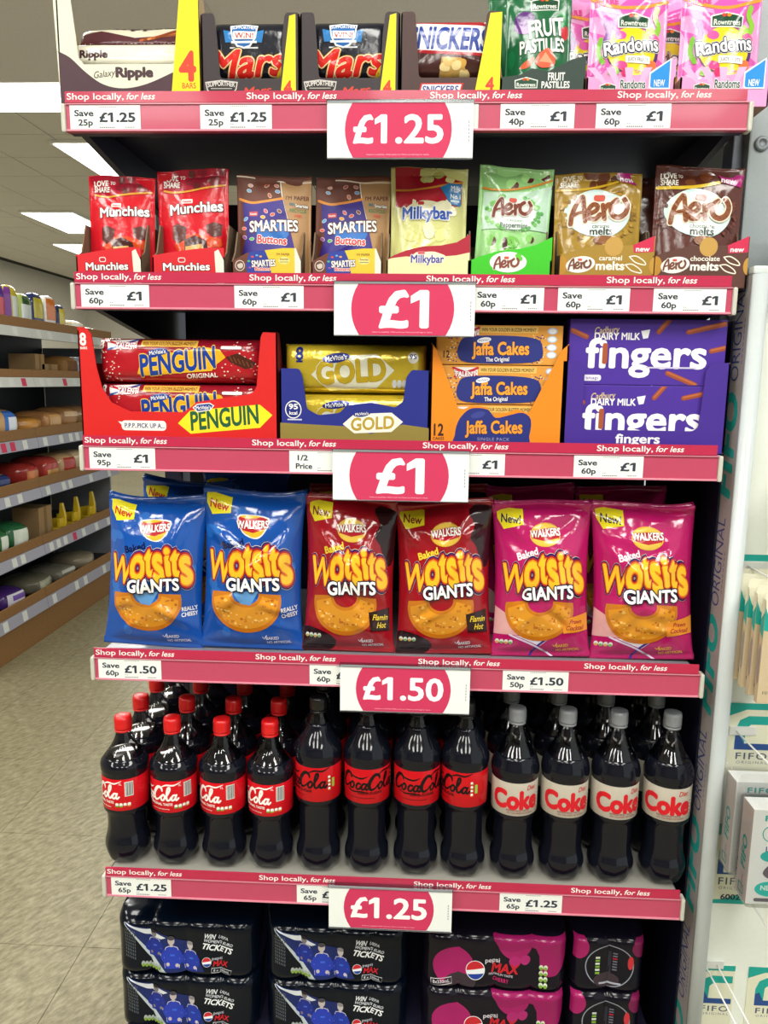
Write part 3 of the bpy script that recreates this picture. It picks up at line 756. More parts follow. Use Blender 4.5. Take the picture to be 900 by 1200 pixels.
# pink sweet pouches: 4.09 per px -> .313 mm
def randoms(a):
    a.section('stripes')
    for q, (x0, x1, y0, y1) in enumerate(((60, 200, 20, 60), (60, 140, 120, 190), (300, 450, 60, 0), (330, 450, 230, 290), (60, 130, 280, 330), (200, 330, 20, -30))):
        a.poly([(250, 210), (x0, y0), (x0 + (x1 - x0) * .5, y1), (x1, y1 - 20)] if q % 2 else [(250, 210), (x0, y0), (x0, y1), (x1, y1)], '#e25bb6')
    a.stroke([(70, -20), (170, 22), (290, 30), (430, -10)], 16, '#e89a3c')
    a.text('SHARE', 140, 2, 26, '#f04a9a', w=110, off=.05, rot=4)
    a.section('picture')
    a.ell(268, 232, 128, 108, '#5b2a6c', n=36).ell(262, 226, 118, 104, '#e3d423', n=36)
    a.stroke([(382, 30), (372, 70), (392, 110), (376, 150)], 26, '#8fc83a'); a.stroke([(140, 100), (152, 140), (136, 190)], 26, '#7a3f9a'); a.stroke([(118, 170), (110, 230), (130, 280)], 20, '#7cbf3c')
    for q, (x, y, c) in enumerate(((205, 160, '#e05aa8'), (352, 138, '#a6d84a'), (212, 300, '#e04a90'), (180, 325, '#8cc63f'), (240, 335, '#d8306c'), (360, 290, '#ef7a3c'), (370, 170, '#e65a9c'))): a.blob(x, y, 26, 22, c, q)
    a.section('lettering'); rowntrees(a, 268, 98, 1.75)
    a.text('Randoms', 262, 206, 62, '#fbfbf8', w=262, off=.05, rot=8, out=[(.13, '#eef3ee'), (.095, '#1c2440')])
    a.rect(232, 256, 350, 290, '#f4f4ee', r=5); a.text('JUICY FRUITY', 291, 273, 16, '#6a6a78', w=96, off=.02); a.rect(262, 312, 346, 346, '#f1e13a', r=8); a.text('YUMMY', 304, 329, 16, '#d8469a', w=58, off=.03)
for xc, y, s, lb, rz in ((.339, .062, 41, 'pink sweet pouch with yellow disc, beside the green pouch', 0.), (.474, .058, 42, 'pink sweet pouch with yellow disc, overhanging the right shelf end', -.03), (.408, .115, 43, 'pink sweet pouch half hidden in the gap between the two front pink pouches', .1), (.292, .10, 44, 'pink sweet pouch showing its edge behind the left pink pouch', .1)):
    pouch(lb, (62, -110, 440, 495), .000313, '#ec9fd4', randoms, (xc, y, Z1 + .003), seed=s, rx=-.03, rz=rz, group='pink sweet pouches')
for xc, lb in ((.337, 'pink card tray with blue new tag under the left pink pouch'), (.473, 'pink card tray with blue new tag at the right end of the top shelf')):
    W_ = .128
    a = Art((22, 290, 465, 500), W_, .066, 'card'); a.clip = (0, W_, 0, .066)
    a.section('stripes')
    for q in range(5): a.poly([(240, 520), (20 + q * 95, 330), (62 + q * 95, 330)], '#f1b4dc')
    a.section('lettering').text('Randoms', 254, 402, 36, '#1f4a40', w=126, off=.04, out=[(.09, '#f2f6f2')])
    rowntrees(a, 130, 420, .95)
    a.section('blue_tag').poly([(334, 352), (440, 290), (440, 425), (345, 425), (334, 415)], '#dff0fb').poly([(341, 358), (434, 300), (434, 418), (348, 418), (341, 412)], '#1b8fe0')
    a.text('NEW', 386, 398, 28, '#f4f9fc', w=54, off=.03)
    card_box('sweet_tray', lb, (xc - W_ / 2, .020, Z1), [(0, 0), (W_, 0), (W_, .066), (W_ - .005, .064), (.09, .046), (.05, .04), (.03, .036), (0, .042)], [(0, 0), (0, .04), (.03, .04), (.07, .1), (.18, .1), (.18, 0)], .18, 0, W_, '#ee9fd2', inner='#b58f80', art=a, group='card trays on the top shelf')

# ------------------------------------------------------------------ second shelf: chocolate pouches
G2 = 'chocolate sharing pouches'
def love(a, x, y, s, col):
    a.text('LOVE', x, y, 26 * s, col, w=80 * s, off=.06, rot=2); a.text('TO', x + 62 * s, y - 2 * s, 16 * s, col, w=26 * s, off=.05); a.text('SHARE', x + 6 * s, y + 32 * s, 25 * s, col, w=86 * s, off=.06, rot=-2)
def choc_bits(a, seed, x0, x1, y0, y1, cols, n, r):
    q = random.Random(seed)
    for i in range(n): a.blob(q.uniform(x0, x1), q.uniform(y0, y1), r * q.uniform(.7, 1.3), r * q.uniform(.6, 1.1), q.choice(cols), seed * 31 + i, 7)
def munchies(a):
    a.section('top_band').poly([(440, 48), (840, 48), (830, 140), (700, 150), (600, 170), (470, 150)], '#b01a34')
    choc_bits(a, 3, 620, 830, 60, 135, ['#4a1f22', '#6b2a2c', '#8a1f30'], 12, 24)
    a.stroke([(475, 158), (540, 172), (620, 168), (720, 152), (830, 138)], 10, '#e8a63a')
    a.section('lettering'); love(a, 515, 92, 1.15, '#f7f3ee')
    a.rect(582, 212, 646, 236, '#f2ece8', r=6); a.text('Nestle', 614, 225, 12, '#b81c2c', w=50, off=.04)
    a.text('Munchies', 664, 262, 56, '#f8f6f2', w=306, off=.05, rot=3, out=[(.07, '#3c1a1a')])
    a.section('picture').blob(660, 480, 130, 60, '#d9491f', 4).poly([(526, 362), (560, 348), (612, 372), (606, 440), (560, 462), (528, 430)], '#5a2b26').poly([(724, 362), (770, 345), (812, 358), (806, 420), (760, 430), (730, 404)], '#5a2b26')
    a.poly([(600, 440), (660, 420), (726, 450), (740, 520), (600, 520)], '#4a2422').poly([(606, 480), (700, 470), (720, 520), (606, 520)], '#d8a250').blob(770, 460, 40, 30, '#d8501f', 8)
MU = (432, 45, 848, 690)
pouch('glossy red chocolate pouch at the left end of its shelf', MU, .000279 * .93, '#cf1426', munchies, (-.448, .060, Z2 + .003), seed=51, rx=-.03, ry=.015, group=G2)
pouch('glossy red chocolate pouch second from the left, slightly taller', MU, .000279, '#cf1426', munchies, (-.330, .062, Z2 + .003), seed=52, rx=-.05, ry=-.015, group=G2)
def munch_tray(a):
    a.section('lettering').rect(600, 545, 640, 572, '#f0e6e2', r=10).rect(604, 549, 636, 568, '#c8202e', r=8)
    a.text('Munchies', 645, 595, 40, '#f8f6f2', w=255, off=.05, rot=1, out=[(.08, '#3c1a1a')])
    a.section('white_corner').poly([(798, 512), (820, 500), (848, 560), (848, 690), (806, 690)], '#dfe4d6')
for xc, w, lb in ((-.453, .103, 'red card tray under the leftmost red pouch'), (-.327, .113, 'red card tray under the second red pouch')):
    a = Art((460, 480, 850, 690), w, .0575, 'card'); a.clip = (0, w, 0, .0575); munch_tray(a)
    card_box('pouch_tray', lb, (xc - w / 2, .014, Z2), [(0, 0), (w, 0), (w, .054)] + [(w * (1 - q / 8), .0555 - .013 * (q / 8) ** 1.6) for q in range(1, 9)], [(0, 0), (0, .04), (.02, .05), (.04, .095), (.2, .095), (.2, 0)], .2, 0, w, '#d3202c', inner='#7a6450', art=a, group='card trays on the second shelf', back_h=.09)
def smarties(a):
    a.section('kraft_side').poly([(280, 108), (465, 100), (465, 620), (400, 620), (372, 480), (330, 310)], '#b78e60', 'paperb')
    a.stroke([(282, 108), (300, 210), (330, 320)], 6, '#efe8d8'); a.stroke([(32, 88), (180, 98), (320, 112), (460, 112)], 7, '#efe4d2')
    a.section('purple_panel').poly([(66, 232), (150, 238), (300, 208), (330, 320), (372, 480), (340, 520), (60, 520), (90, 420), (68, 300)], '#382a86')
    a.ell(245, 400, 95, 60, '#2a6fc0')
    a.stroke([(48, 212), (120, 236), (200, 228), (300, 208)], 14, '#e0913a')
    a.section('sweets')
    for q, (x, y, c, r) in enumerate(((86, 326, '#62a8e0', -30), (76, 378, '#e8604a', 10), (80, 428, '#9a4fa0', 40), (124, 440, '#4fb45a', 0), (188, 318, '#f0a63a', 10), (204, 284, '#e46a7c', 50), (244, 302, '#e05a4a', -20), (284, 282, '#8a5230', 40), (112, 138, '#d9a79a', 10), (104, 168, '#7fb4e0', 20), (204, 136, '#b4563e', -30), (262, 136, '#c87a6a', 20), (270, 170, '#6fa4d8', 10), (225, 195, '#c86a40', 60))):
        a.ell(x, y, 15, 10, '#f3ece4', rot=r).ell(x, y, 13, 8, c, rot=r)
    a.section('lettering').rect(106, 286, 158, 312, '#c84a5a', r=6); a.text('Nestle', 132, 300, 12, '#f4ece8', w=40, off=.03)
    a.text('SMARTIES', 250, 365, 58, '#f8f6f0', w=282, off=.05, rot=3, out=[(.08, '#5a2a22')])
    a.text('Buttons', 244, 444, 42, '#d8303a', w=172, off=.05, rot=-2, out=[(.08, '#f6eee6')])
    a.text("I'M PAPER", 385, 202, 22, '#6a3a24', w=134, off=.03, rot=2); a.text('BE', 354, 238, 15, '#3a7a8a', w=26, off=.04); a.text('Smarties', 408, 244, 18, '#f4f0e6', w=70, off=.06, out=[(.12, '#4a2a20')]); a.text('RECYCLE', 388, 272, 18, '#4a8a5a', w=92, off=.03); a.text('ME!', 390, 302, 16, '#d8503a', w=38, off=.03)
SM = (30, 78, 465, 690)
pouch('brown paper pouch with purple panel, left of the pair', SM, .000279, '#6a3a2c', smarties, (-.201, .062, Z2 + .003), seed=61, rx=-.05, fin='paperb', group=G2)
pouch('brown paper pouch with purple panel, right of the pair', SM, .000279, '#6a3a2c', smarties, (-.078, .064, Z2 + .003), seed=62, rx=-.06, ry=.02, fin='paperb', group=G2)
for xc, lb in ((-.205, 'brown and yellow card tray under the left purple-panelled pouch'), (-.081, 'brown and yellow card tray under the right purple-panelled pouch')):
    w = .108
    a = Art((45, 480, 440, 690), w, .0565, 'card'); a.clip = (0, w, 0, .0545)
    a.section('colour_panels').poly([(232, 500), (405, 480), (405, 690), (262, 690)], '#e8c53a').poly([(148, 510), (235, 498), (262, 560), (280, 690), (140, 690), (128, 580)], '#2c3f9a').poly([(405, 470), (440, 560), (440, 690), (405, 690)], '#dfe4d6')
    a.section('lettering').text('SMARTIES', 228, 572, 34, '#f6f4ee', w=136, off=.05, rot=3, out=[(.09, '#4a2422')]); a.text('Buttons', 222, 602, 19, '#d8303a', w=86, off=.05, out=[(.1, '#f6eee6')])
    a.text("I'M PAPER", 340, 522, 13, '#6a3a24', w=76, off=.03); a.ell(345, 556, 32, 20, '#f0dc8a'); a.text('Smarties', 345, 548, 11, '#5a3a2a', w=48, off=.03); a.rect(320, 562, 370, 566, '#5a8a5a')
    a.section('sweets'); 
    for x, y, c in ((165, 536, '#d8503a'), (190, 528, '#62a8e0'), (212, 534, '#e8a03a'), (144, 560, '#4fb45a'), (150, 596, '#9a4fa0')): a.ell(x, y, 8, 5, c)
    a.ell(93, 585, 28, 30, '#d8cfc4').ell(93, 585, 24, 26, '#6a4a3c').blob(95, 585, 15, 14, '#cfc4b8', 5)
    card_box('pouch_tray', lb, (xc - w / 2, .014, Z2), [(0, 0), (w, 0), (w, .034), (w * .92, .034), (w * .91, .0545), (w * .75, .0525), (w * .45, .0515), (w * .22, .047), (w * .08, .039), (0, .034)], [(0, 0), (0, .034), (.02, .05), (.04, .085), (.2, .085), (.2, 0)], .2, 0, w, '#6a3a2c', inner='#7a6450', art=a, group='card trays on the second shelf', back_h=.085)
def milky(a):
    a.section('red_top').poly([(56, 38), (420, 38), (418, 232), (330, 262), (230, 268), (120, 262), (58, 240)], '#b21f30')
    choc_bits(a, 7, 200, 415, 48, 140, ['#e2e08a', '#d4d27a', '#ecea9e'], 9, 26)
    a.stroke([(60, 156), (140, 162), (240, 150), (340, 128), (418, 112)], 10, '#e0963a')
    a.section('blue_flash').poly([(300, 145), (345, 122), (416, 122), (412, 240), (352, 232), (330, 190)], '#2a7fc0'); a.text('Milk', 382, 146, 24, '#eef6fa', w=50, off=.03); a.rect(372, 162, 396, 168, '#dfeef6'); a.text('No.1', 382, 190, 24, '#eef6fa', w=54, off=.05); a.rect(356, 208, 404, 220, '#cfe4f0')
    a.section('splash')
    for q, (x, y, rx_q, ry_q) in enumerate(((150, 260, 40, 26), (230, 250, 70, 30), (310, 250, 50, 34), (360, 270, 30, 26), (110, 280, 24, 26), (160, 232, 12, 22), (338, 234, 10, 24))): a.blob(x, y, rx_q, ry_q, '#f0ecc6', q + 3)
    a.section('lettering').rect(180, 222, 214, 240, '#c8303a', r=6)
    a.text('Milkybar', 232, 284, 62, '#1f4fae', w=270, off=.065, rot=0, out=[(.07, '#f6f6ee')])
    a.section('picture').ell(142, 405, 44, 30, '#c9c874', rot=20).ell(140, 402, 40, 26, '#e0de92', rot=20).ell(310, 398, 46, 34, '#c9c874', rot=-40).ell(310, 396, 42, 30, '#e0de92', rot=-40).blob(225, 430, 60, 34, '#d4d280', 4).blob(240, 380, 30, 44, '#ebe9b4', 6)
MK = (32, 38, 448, 660)
pouch('pale yellow pouch with red top and blue lettering', MK, .000293, '#d9d98e', milky, (.045, .062, Z2 + .003), seed=71, rx=-.05, group=G2)
w = .127
a = Art((18, 400, 448, 660), w, .076, 'card'); a.clip = (0, w, 0, .076)
a.section('red_wave').poly([(18, 530), (60, 505), (120, 482), (200, 462), (300, 456), (380, 440), (448, 400), (448, 490), (380, 505), (300, 512), (240, 520), (120, 512), (50, 520)], '#ad2238')
a.section('lettering'); a.blob(230, 520, 96, 32, '#f0eecb', 3, 15, .1); a.rect(180, 484, 216, 502, '#d0606a', r=6); a.text('Milkybar', 230, 524, 38, '#4a4a9c', w=172, off=.05, out=[(.07, '#f4f4e6')])
card_box('pouch_tray', 'cream card tray with a red wave under the pale yellow pouch', (.045 - w / 2, .014, Z2), [(0, 0), (w, 0), (w, .074)] + [(w * x, .076 - y) for x, y in ((.84, .012), (.66, .0165), (.42, .0185), (.24, .024), (.1, .031), (0, .039))], [(0, 0), (0, .038), (.03, .05), (.05, .085), (.2, .085), (.2, 0)], .2, 0, w, '#e3e4b0', inner='#8a735a', art=a, group='card trays on the second shelf', back_h=.085)
def aero(a, cx, cy, s, body, edge='#f2e8da', dots='#7a4a30'):
    """bubbly chocolate lettering: A e r o with a big trailing o"""
    def L(p): return [(cx + x * s, cy + y * s) for x, y in p]
    A1 = L([(-118, 50), (-112, 10), (-96, -30), (-76, -58), (-68, -60), (-64, -20), (-58, 40)]); A2 = L([(-112, 18), (-90, 6), (-64, 2)])
    E1 = L([(-46, 12), (-14, 0), (-6, -20), (-24, -28), (-44, -6), (-42, 28), (-16, 34), (4, 16)]); R1 = L([(16, -24), (20, 8), (22, 34)]); R2 = L([(20, 2), (36, -24), (54, -24)])
    O1 = L([(76, -44), (52, -22), (54, 14), (82, 28), (112, 10), (122, -24), (108, -50)])
    for wd, c in ((30, edge), (20, body)):
        for P in (A1, E1, R1, R2): a.stroke(P, wd * s, c)
        a.stroke(A2, wd * s * .7, c); a.stroke(O1, wd * s * 1.15, c)
    q = random.Random(3)
    for P in (A1, E1, R1, O1):
        S = spline(P, 4)
        for p in S[::2]: a.ell(p[0] + q.uniform(-5, 5) * s, p[1] + q.uniform(-5, 5) * s, 3.0 * s, 2.4 * s, dots, n=8)
    a.rect(cx - 22 * s, cy - 68 * s, cx + 26 * s, cy - 42 * s, '#d0584a', r=9 * s)
def mint(a):
    a.section('top_band').poly([(486, 50), (882, 66), (870, 110), (760, 148), (640, 172), (500, 160)], '#8cc27a')
    for x, y, r in ((735, 90, 0), (820, 72, 30), (862, 112, 20), (655, 130, 10)): a.ell(x, y, 34, 28, '#a6dc8a', rot=r).ell(x + 6, y + 2, 28, 24, '#5a2a2a', rot=r, a0=-60, a1=110)
    a.stroke([(500, 154), (580, 166), (660, 158), (760, 132), (865, 92)], 11, '#d08a30')
    a.section('pale_panel').poly([(505, 176), (620, 180), (760, 160), (868, 118), (860, 360), (505, 370)], '#bfe0c8').ell(668, 290, 122, 80, '#dfeee6')
    q = random.Random(5)
    for i in range(46):
        an = q.uniform(-1.2, 1.2) if i % 2 else q.uniform(1.9, 4.3); a.ell(668 + 140 * math.cos(an) * q.uniform(.86, 1.08), 280 + 92 * math.sin(an), 11, 10, q.choice(['#5aa852', '#79c060', '#8fd07a']), n=9)
    a.section('lettering'); aero(a, 660, 262, .82, '#7c4034', '#f0e6dc', '#4a241e')
    a.text('FLAVOURED', 678, 322, 10, '#7a8a80', w=84); a.text('Peppermint', 674, 346, 25, '#54605c', w=146, off=.02, rot=2); a.text('BUBBLES', 676, 374, 11, '#5a6a60', w=92, sp=1.2)
    a.section('picture')
    for x, y, r in ((556, 428, 28), (766, 408, 22)): a.ell(x, y, r, r, '#84c860').ell(x + 4, y + 2, r * .9, r * .9, '#5a2a2a', a0=-60, a1=90)
    a.ell(668, 448, 46, 46, '#7cc25a'); 
    for i in range(22): a.ell(668 + q.uniform(-34, 34), 448 + q.uniform(-34, 34), 4, 4, '#4f9a40', n=8)
    a.ell(632, 444, 14, 34, '#4a2226')
pouch('mint green pouch with chocolate lettering', (478, 36, 872, 660), .000293, '#9bd488', mint, (.174, .060, Z2 + .003), seed=81, rx=-.04, ry=.04, group=G2)
w = .1235
a = Art((450, 405, 872, 660), w, .0745, 'card'); a.clip = (0, w, 0, .0745)
a.section('lettering').ell(648, 538, 96, 52, '#f2f6ee'); aero(a, 638, 545, .52, '#8a4a3e', '#f2f6ee', '#5a2a24'); a.ell(700, 505, 16, 12, '#5fc83a').ell(712, 520, 10, 10, '#5fc83a')
card_box('pouch_tray', 'bright green card tray under the mint pouch', (.171 - w / 2, .014, Z2), [(0, 0), (w, 0), (w, .0725), (w * .8, .061), (w * .6, .055), (w * .35, .052), (w * .15, .045), (0, .038)], [(0, 0), (0, .038), (.03, .05), (.05, .09), (.2, .09), (.2, 0)], .2, 0, w, '#3fc428', inner='#6a5a48', art=a, group='card trays on the second shelf', back_h=.09)
def melts(kind):
    def fn(a):
        dk = '#6b3a22' if kind else '#5e3128'
        a.section('top_band'); choc_bits(a, 11 + kind, 180, 300, 66, 122, ['#6a3a22', '#7c4a2c', '#5a2c1c'], 6, 22); a.ell(250, 80, 26, 26, '#6b3820').ell(188, 68, 24, 20, '#6b3820')
        a.stroke([(42, 132), (150, 134), (230, 124), (310, 104)], 14 if not kind else 10, '#e6c12e' if not kind else '#d9b02c')
        a.section('pale_splash').blob(228, 246, 148, 106, '#cfe6e2', 4, 11, .08).ell(228, 246, 138, 100, '#d9ece8')
        a.section('bubbles'); q = random.Random(9 + kind)
        for i in range(44):
            an = q.choice((q.uniform(-.5, .9), q.uniform(2.0, 4.0), q.uniform(-1.0, -.3))); r = q.uniform(.98, 1.14)
            a.ell(228 + 150 * r * math.cos(an), 250 + 112 * r * math.sin(an), q.uniform(6, 12), q.uniform(6, 11), q.choice(['#a5822a', '#8a6420', '#b8923a'] if kind else ['#5a2c22', '#6e3a2a', '#4a2018']), n=9)
        a.section('lettering'); love(a, 88, 84, .86, '#f4efe0')
        aero(a, 226, 234, 1.04, '#8a5030', '#efe3cc', '#5c2e1c')
        a.text('caramel' if kind else 'chocolate', 238, 299, 18, '#5a4a3c', w=82 if kind else 108, off=.01); a.text('melts', 238, 322, 32, '#3c3430', w=104, off=.04)
        a.section('pink_flash').poly([(300, 62), (418, 66), (410, 118), (330, 104)], '#b51e7e'); a.text('new', 352, 92, 24, '#f6eaf2', w=66, off=.05, rot=-4)
        a.section('picture').ell(258, 366, 56, 24, '#7c4a2a', rot=8).ell(258, 362, 50, 18, '#93603a', rot=8).ell(262, 404, 36, 26, '#d0a35a')
    return fn
pouch('gold caramel pouch with pale splash and pink new flash', (32, 62, 422, 560), .00035, '#a9862a', melts(1), (.309, .062, Z2 + .003), seed=91, rx=-.05, group=G2)
pouch('brown chocolate pouch with pale splash at the right end', (32, 36, 422, 560), .00035, '#5c3029', melts(0), (.460, .060, Z2 + .003), seed=92, rx=-.04, ry=.015, group=G2)
pouch('brown chocolate pouch edge showing behind the gold pouch', (32, 36, 422, 560), .00035, '#5c3029', None, (.43, .118, Z2 + .003), seed=93, rx=-.04, group=G2)
for xc, w, body, nm, lb in ((.316, .141, '#a58330', 'caramel', 'gold card tray with red new flash under the gold pouch'), (.457, .138, '#5d3a31', 'chocolate', 'brown card tray with red new flash at the right end')):
    a = Art((30, 345, 440, 560), w, .075, 'card'); a.clip = (0, w, 0, .075)
    a.section('discs').ell(262, 390, 40, 40, '#c39a4e').ell(36, 470, 26, 40, '#b8862f').ell(450, 470, 30, 40, '#c0923e')
    a.section('lettering').ell(120, 466, 64, 34, '#f2f4ec', rot=-8); aero(a, 116, 468, .40, '#7a4a38', '#f2f4ec', '#4a2418')
    a.text(nm, 250, 438, 20, '#f4efe2', w=100 if nm == 'caramel' else 130, off=.03); a.text('melts', 250, 470, 34, '#f6f2e6', w=126, off=.06)
    for dx, dy in ((366, 448), (350, 482)):
        a.stroke([(dx - 34, dy - 16), (dx - 4, dy - 18), (dx + 30, dy + 2), (dx + 36, dy + 18), (dx - 6, dy + 8), (dx - 34, dy - 16)], 5, '#f1ead8')
    a.section('red_flash').poly([(345, 384), (436, 345), (436, 412), (350, 416)], '#cf2a52'); a.text('new', 388, 400, 20, '#f8ecee', w=60, off=.05)
    card_box('pouch_tray', lb, (xc - w / 2, .014, Z2), [(0, 0), (w, 0), (w, .074), (w * .98, .074), (w * .78, .062), (w * .6, .0605), (w * .4, .0615), (w * .2, .055), (0, .047)], [(0, 0), (0, .046), (.03, .05), (.05, .09), (.2, .09), (.2, 0)], .2, 0, w, body, inner='#5a4a3c', art=a, group='card trays on the second shelf', back_h=.09)
# ------------------------------------------------------------------ third shelf: biscuit boxes
def hexsign(a, x0, y0, x1, y1, col, sl=0., k=.5):
    """arrow-ended sign"""
    d = (y1 - y0) * k
    P = [(x0, (y0 + y1) / 2 - 0), (x0 + d, y0), (x1 - d, y0), (x1, (y0 + y1) / 2), (x1 - d, y1), (x0 + d, y1)]
    xm = (x0 + x1) / 2
    return a.poly([(x, y - (x - xm) * sl) for x, y in P], col)
# red biscuit box, 3.6 per px -> .378 mm
k_ = .000378; W_ = 847 * k_; H_ = .184
X = lambda x: (x - 18) * k_
Zf = lambda y: (522 - y) * k_
front = [(0, 0), (W_, 0), (W_, Zf(48)), (X(806), Zf(46)), (X(796), Zf(66)), (X(776), Zf(270)), (X(762), Zf(294)), (X(735), Zf(304)), (X(520), Zf(338)), (X(490), Zf(362)), (X(460), Zf(382)), (X(230), Zf(382)), (X(150), Zf(345)), (X(112), Zf(285)), (X(92), Zf(200)), (X(76), Zf(60)), (X(60), Zf(38)), (X(44), Zf(32)), (0, Zf(32))]
a = Art((18, 32, 865, 522), W_, Zf(32), 'card'); a.clip = (0, W_, 0, Zf(32))
a.section('lettering').text('8', 40, 82, 48, '#f6efe8', w=28, off=.06); a.text('BARS', 42, 118, 10, '#f6efe8', w=30, off=.04)
hexsign(a, 435, 360, 842, 458, '#f0e024', .10, .55); a.text('PENGUIN', 636, 402, 76, '#1c5a3c', w=300, off=.05, shear=.12, rot=7)
a.poly([(500, 362), (520, 346), (575, 340), (594, 352), (578, 372), (520, 382)], '#f4f0ea').poly([(506, 362), (522, 350), (573, 344), (588, 353), (575, 369), (522, 377)], '#23408e'); a.text("McVitie's", 547, 361, 15, '#f4f4f2', w=66, off=.03, rot=4)
a.section('speech_bubble').rect(190, 420, 384, 462, '#f4f2ec', r=16).poly([(176, 424), (210, 428), (200, 450)], '#f4f2ec'); a.text('P.P.P..PICK UP A...', 290, 441, 19, '#26407c', w=172, off=.03)
card_box('biscuit_box', 'red card biscuit box with a yellow arrow sign', (-.350 - W_ / 2, .018, Z3), front, [(0, 0), (0, .18), (.02, .18), (.05, .13), (.26, .13), (.26, 0)], .26, 0, W_, '#d5201f', inner='#7d2420', art=a, cat='box', back_h=.13)
def peng(a, title=True):
    q = random.Random(2)
    a.section('speckle').rect(85, 66, 790, 110, '#8c1626')
    for i in range(90):
        x, y = (q.uniform(90, 190), q.uniform(90, 240)) if i % 2 else (q.uniform(620, 790), q.uniform(70, 240)); a.ell(x, y, 4, 3, q.choice(['#e8d2c4', '#e06a5a', '#f0e0d0']), n=6)
    a.section('banner').rect(280, 72, 520, 98, '#e3b24a'); a.text('WIN YOUR GOLDEN BUZZER MOMENT', 400, 85, 14, '#5a2a24', w=226, off=.02, rot=0)
    a.section('flag'); a.poly([(130, 75), (262, 68), (262, 110), (140, 112)], '#e9e6e4').stroke([(132, 76), (262, 110)], 8, '#c4283a', n=1).stroke([(140, 112), (262, 70)], 8, '#2a4a94', n=1); a.text('TALENT', 215, 96, 24, '#f6f4f2', w=86, off=.05, out=[(.12, '#a82034')])
    a.text('8', 105, 90, 34, '#f4e9e4', w=26, off=.05)
    a.section('yellow_panel').poly([(262, 212), (278, 170), (300, 138), (560, 100), (616, 108), (640, 140), (600, 170), (580, 196), (300, 218)], '#eab226')
    a.text('PENGUIN', 436, 158, 84, '#1d3f97', w=330, off=.06, shear=.12, rot=7, out=[(.04, '#f2c94a')])
    a.section('lettering').ell(352, 121, 44, 15, '#23408e', rot=-8); a.text("McVitie's", 352, 121, 15, '#f4f4f2', w=70, off=.03, rot=8)
    a.text('ORIGINAL', 538, 215, 17, '#f4eee8', w=132, off=.04, rot=3)
    a.section('picture').poly([(640, 138), (690, 122), (764, 160), (748, 182), (720, 186), (660, 160)], '#4a2418')
    for i in range(6): a.stroke([(656 + i * 18, 134 + i * 6), (668 + i * 17, 156 + i * 5)], 5, '#6f3c28', n=1)
    a.rect(620, 94, 706, 106, '#f0ece6', r=5)
fr_ = (85, 62, 795, 252)
for zz, s, lb in ((.098, 5, 'red biscuit multipack, upper one in the red box'), (.026, 6, 'red biscuit multipack, lower one in the red box')):
    a = Art(fr_, .272, .072, 'film'); peng(a)
    flow_pack('biscuit_multipack', lb, (-.352, .060, Z3 + zz), .272, .072, .06, '#b21c28', 'film', a, group='red biscuit multipacks', seed=s)
# gold tray: 2.571 per px -> .529 mm
k_ = .000529; W_ = 450 * k_
X = lambda x: (x - 24) * k_
Zf = lambda y: (373 - y) * k_
front = rounded([(0, 0), (W_, 0), (W_, Zf(140)), (X(420), Zf(138)), (X(404), Zf(160)), (X(396), Zf(230)), (X(372), Zf(250)), (X(300), Zf(236)), (X(225), Zf(246)), (X(205), Zf(268)), (X(140), Zf(276)), (X(105), Zf(258)), (X(92), Zf(160)), (X(82), Zf(138)), (0, Zf(138))], .004)
a = Art((24, 138, 474, 373), W_, Zf(138), 'card'); a.clip = (0, W_, 0, Zf(138))
a.section('gold_band').poly([(24, 300), (220, 308), (300, 330), (395, 300), (474, 310), (474, 373), (24, 373)], '#8e7f3c')
a.section('lettering').ell(64, 260, 25, 27, '#eef0ee').ell(64, 260, 22, 24, '#1e2a7c'); a.text('95', 64, 251, 15, '#f2f2ee', w=28, off=.05); a.text('kcal', 64, 270, 10, '#f2f2ee', w=24, off=.04); a.rect(46, 288, 90, 292, '#c9cce0')
hexsign(a, 214, 268, 396, 326, '#efeede', .05, .6); a.text('GOLD', 304, 298, 36, '#b59a36', w=132, off=.06, shear=.08, rot=4, out=[(.05, '#fbfaf2')]); a.ell(272, 270, 26, 9, '#23307e', rot=-8); a.text("McVitie's", 272, 270, 8, '#f4f4f2', w=40, off=.03, rot=6)
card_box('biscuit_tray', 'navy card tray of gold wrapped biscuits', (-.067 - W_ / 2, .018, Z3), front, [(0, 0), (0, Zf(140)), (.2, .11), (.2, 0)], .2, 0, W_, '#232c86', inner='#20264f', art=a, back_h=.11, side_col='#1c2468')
for zz, s, lb, hh in ((.085, 15, 'gold foil biscuit multipack on top in the navy tray', .079), (.022, 16, 'gold foil biscuit multipack underneath in the navy tray', .064)):
    a = Art((32, 62, 468, 210), .228, hh, 'foil')
    a.section('white_sign'); hexsign(a, 118, 96, 372, 196, '#eeeed8', .06, .55)
    a.section('lettering').text('GOLD', 240, 142, 62, '#c9ad28', w=212, off=.07, rot=4, out=[(.05, '#f7f3d0'), (.02, '#a88d1e')])
    a.ell(194, 104, 42, 14, '#23307e', rot=-8); a.text("McVitie's", 194, 104, 14, '#f4f4f2', w=66, off=.03, rot=7)
    a.text('8', 82, 92, 36, '#1f2d80', w=24, off=.06); a.rect(72, 112, 92, 118, '#1f2d80'); a.ell(428, 101, 16, 17, '#f2f0e2'); a.text('95', 428, 98, 13, '#2a3480', w=20, off=.04)
    for q in range(3): a.ell(372 + q * 15, 178, 7, 12, '#d8dde6')
    flow_pack('biscuit_multipack', lb, (-.068, .055, Z3 + zz), .228, hh, .06, '#cdb432', 'foil', a, group='gold biscuit multipacks', seed=s)
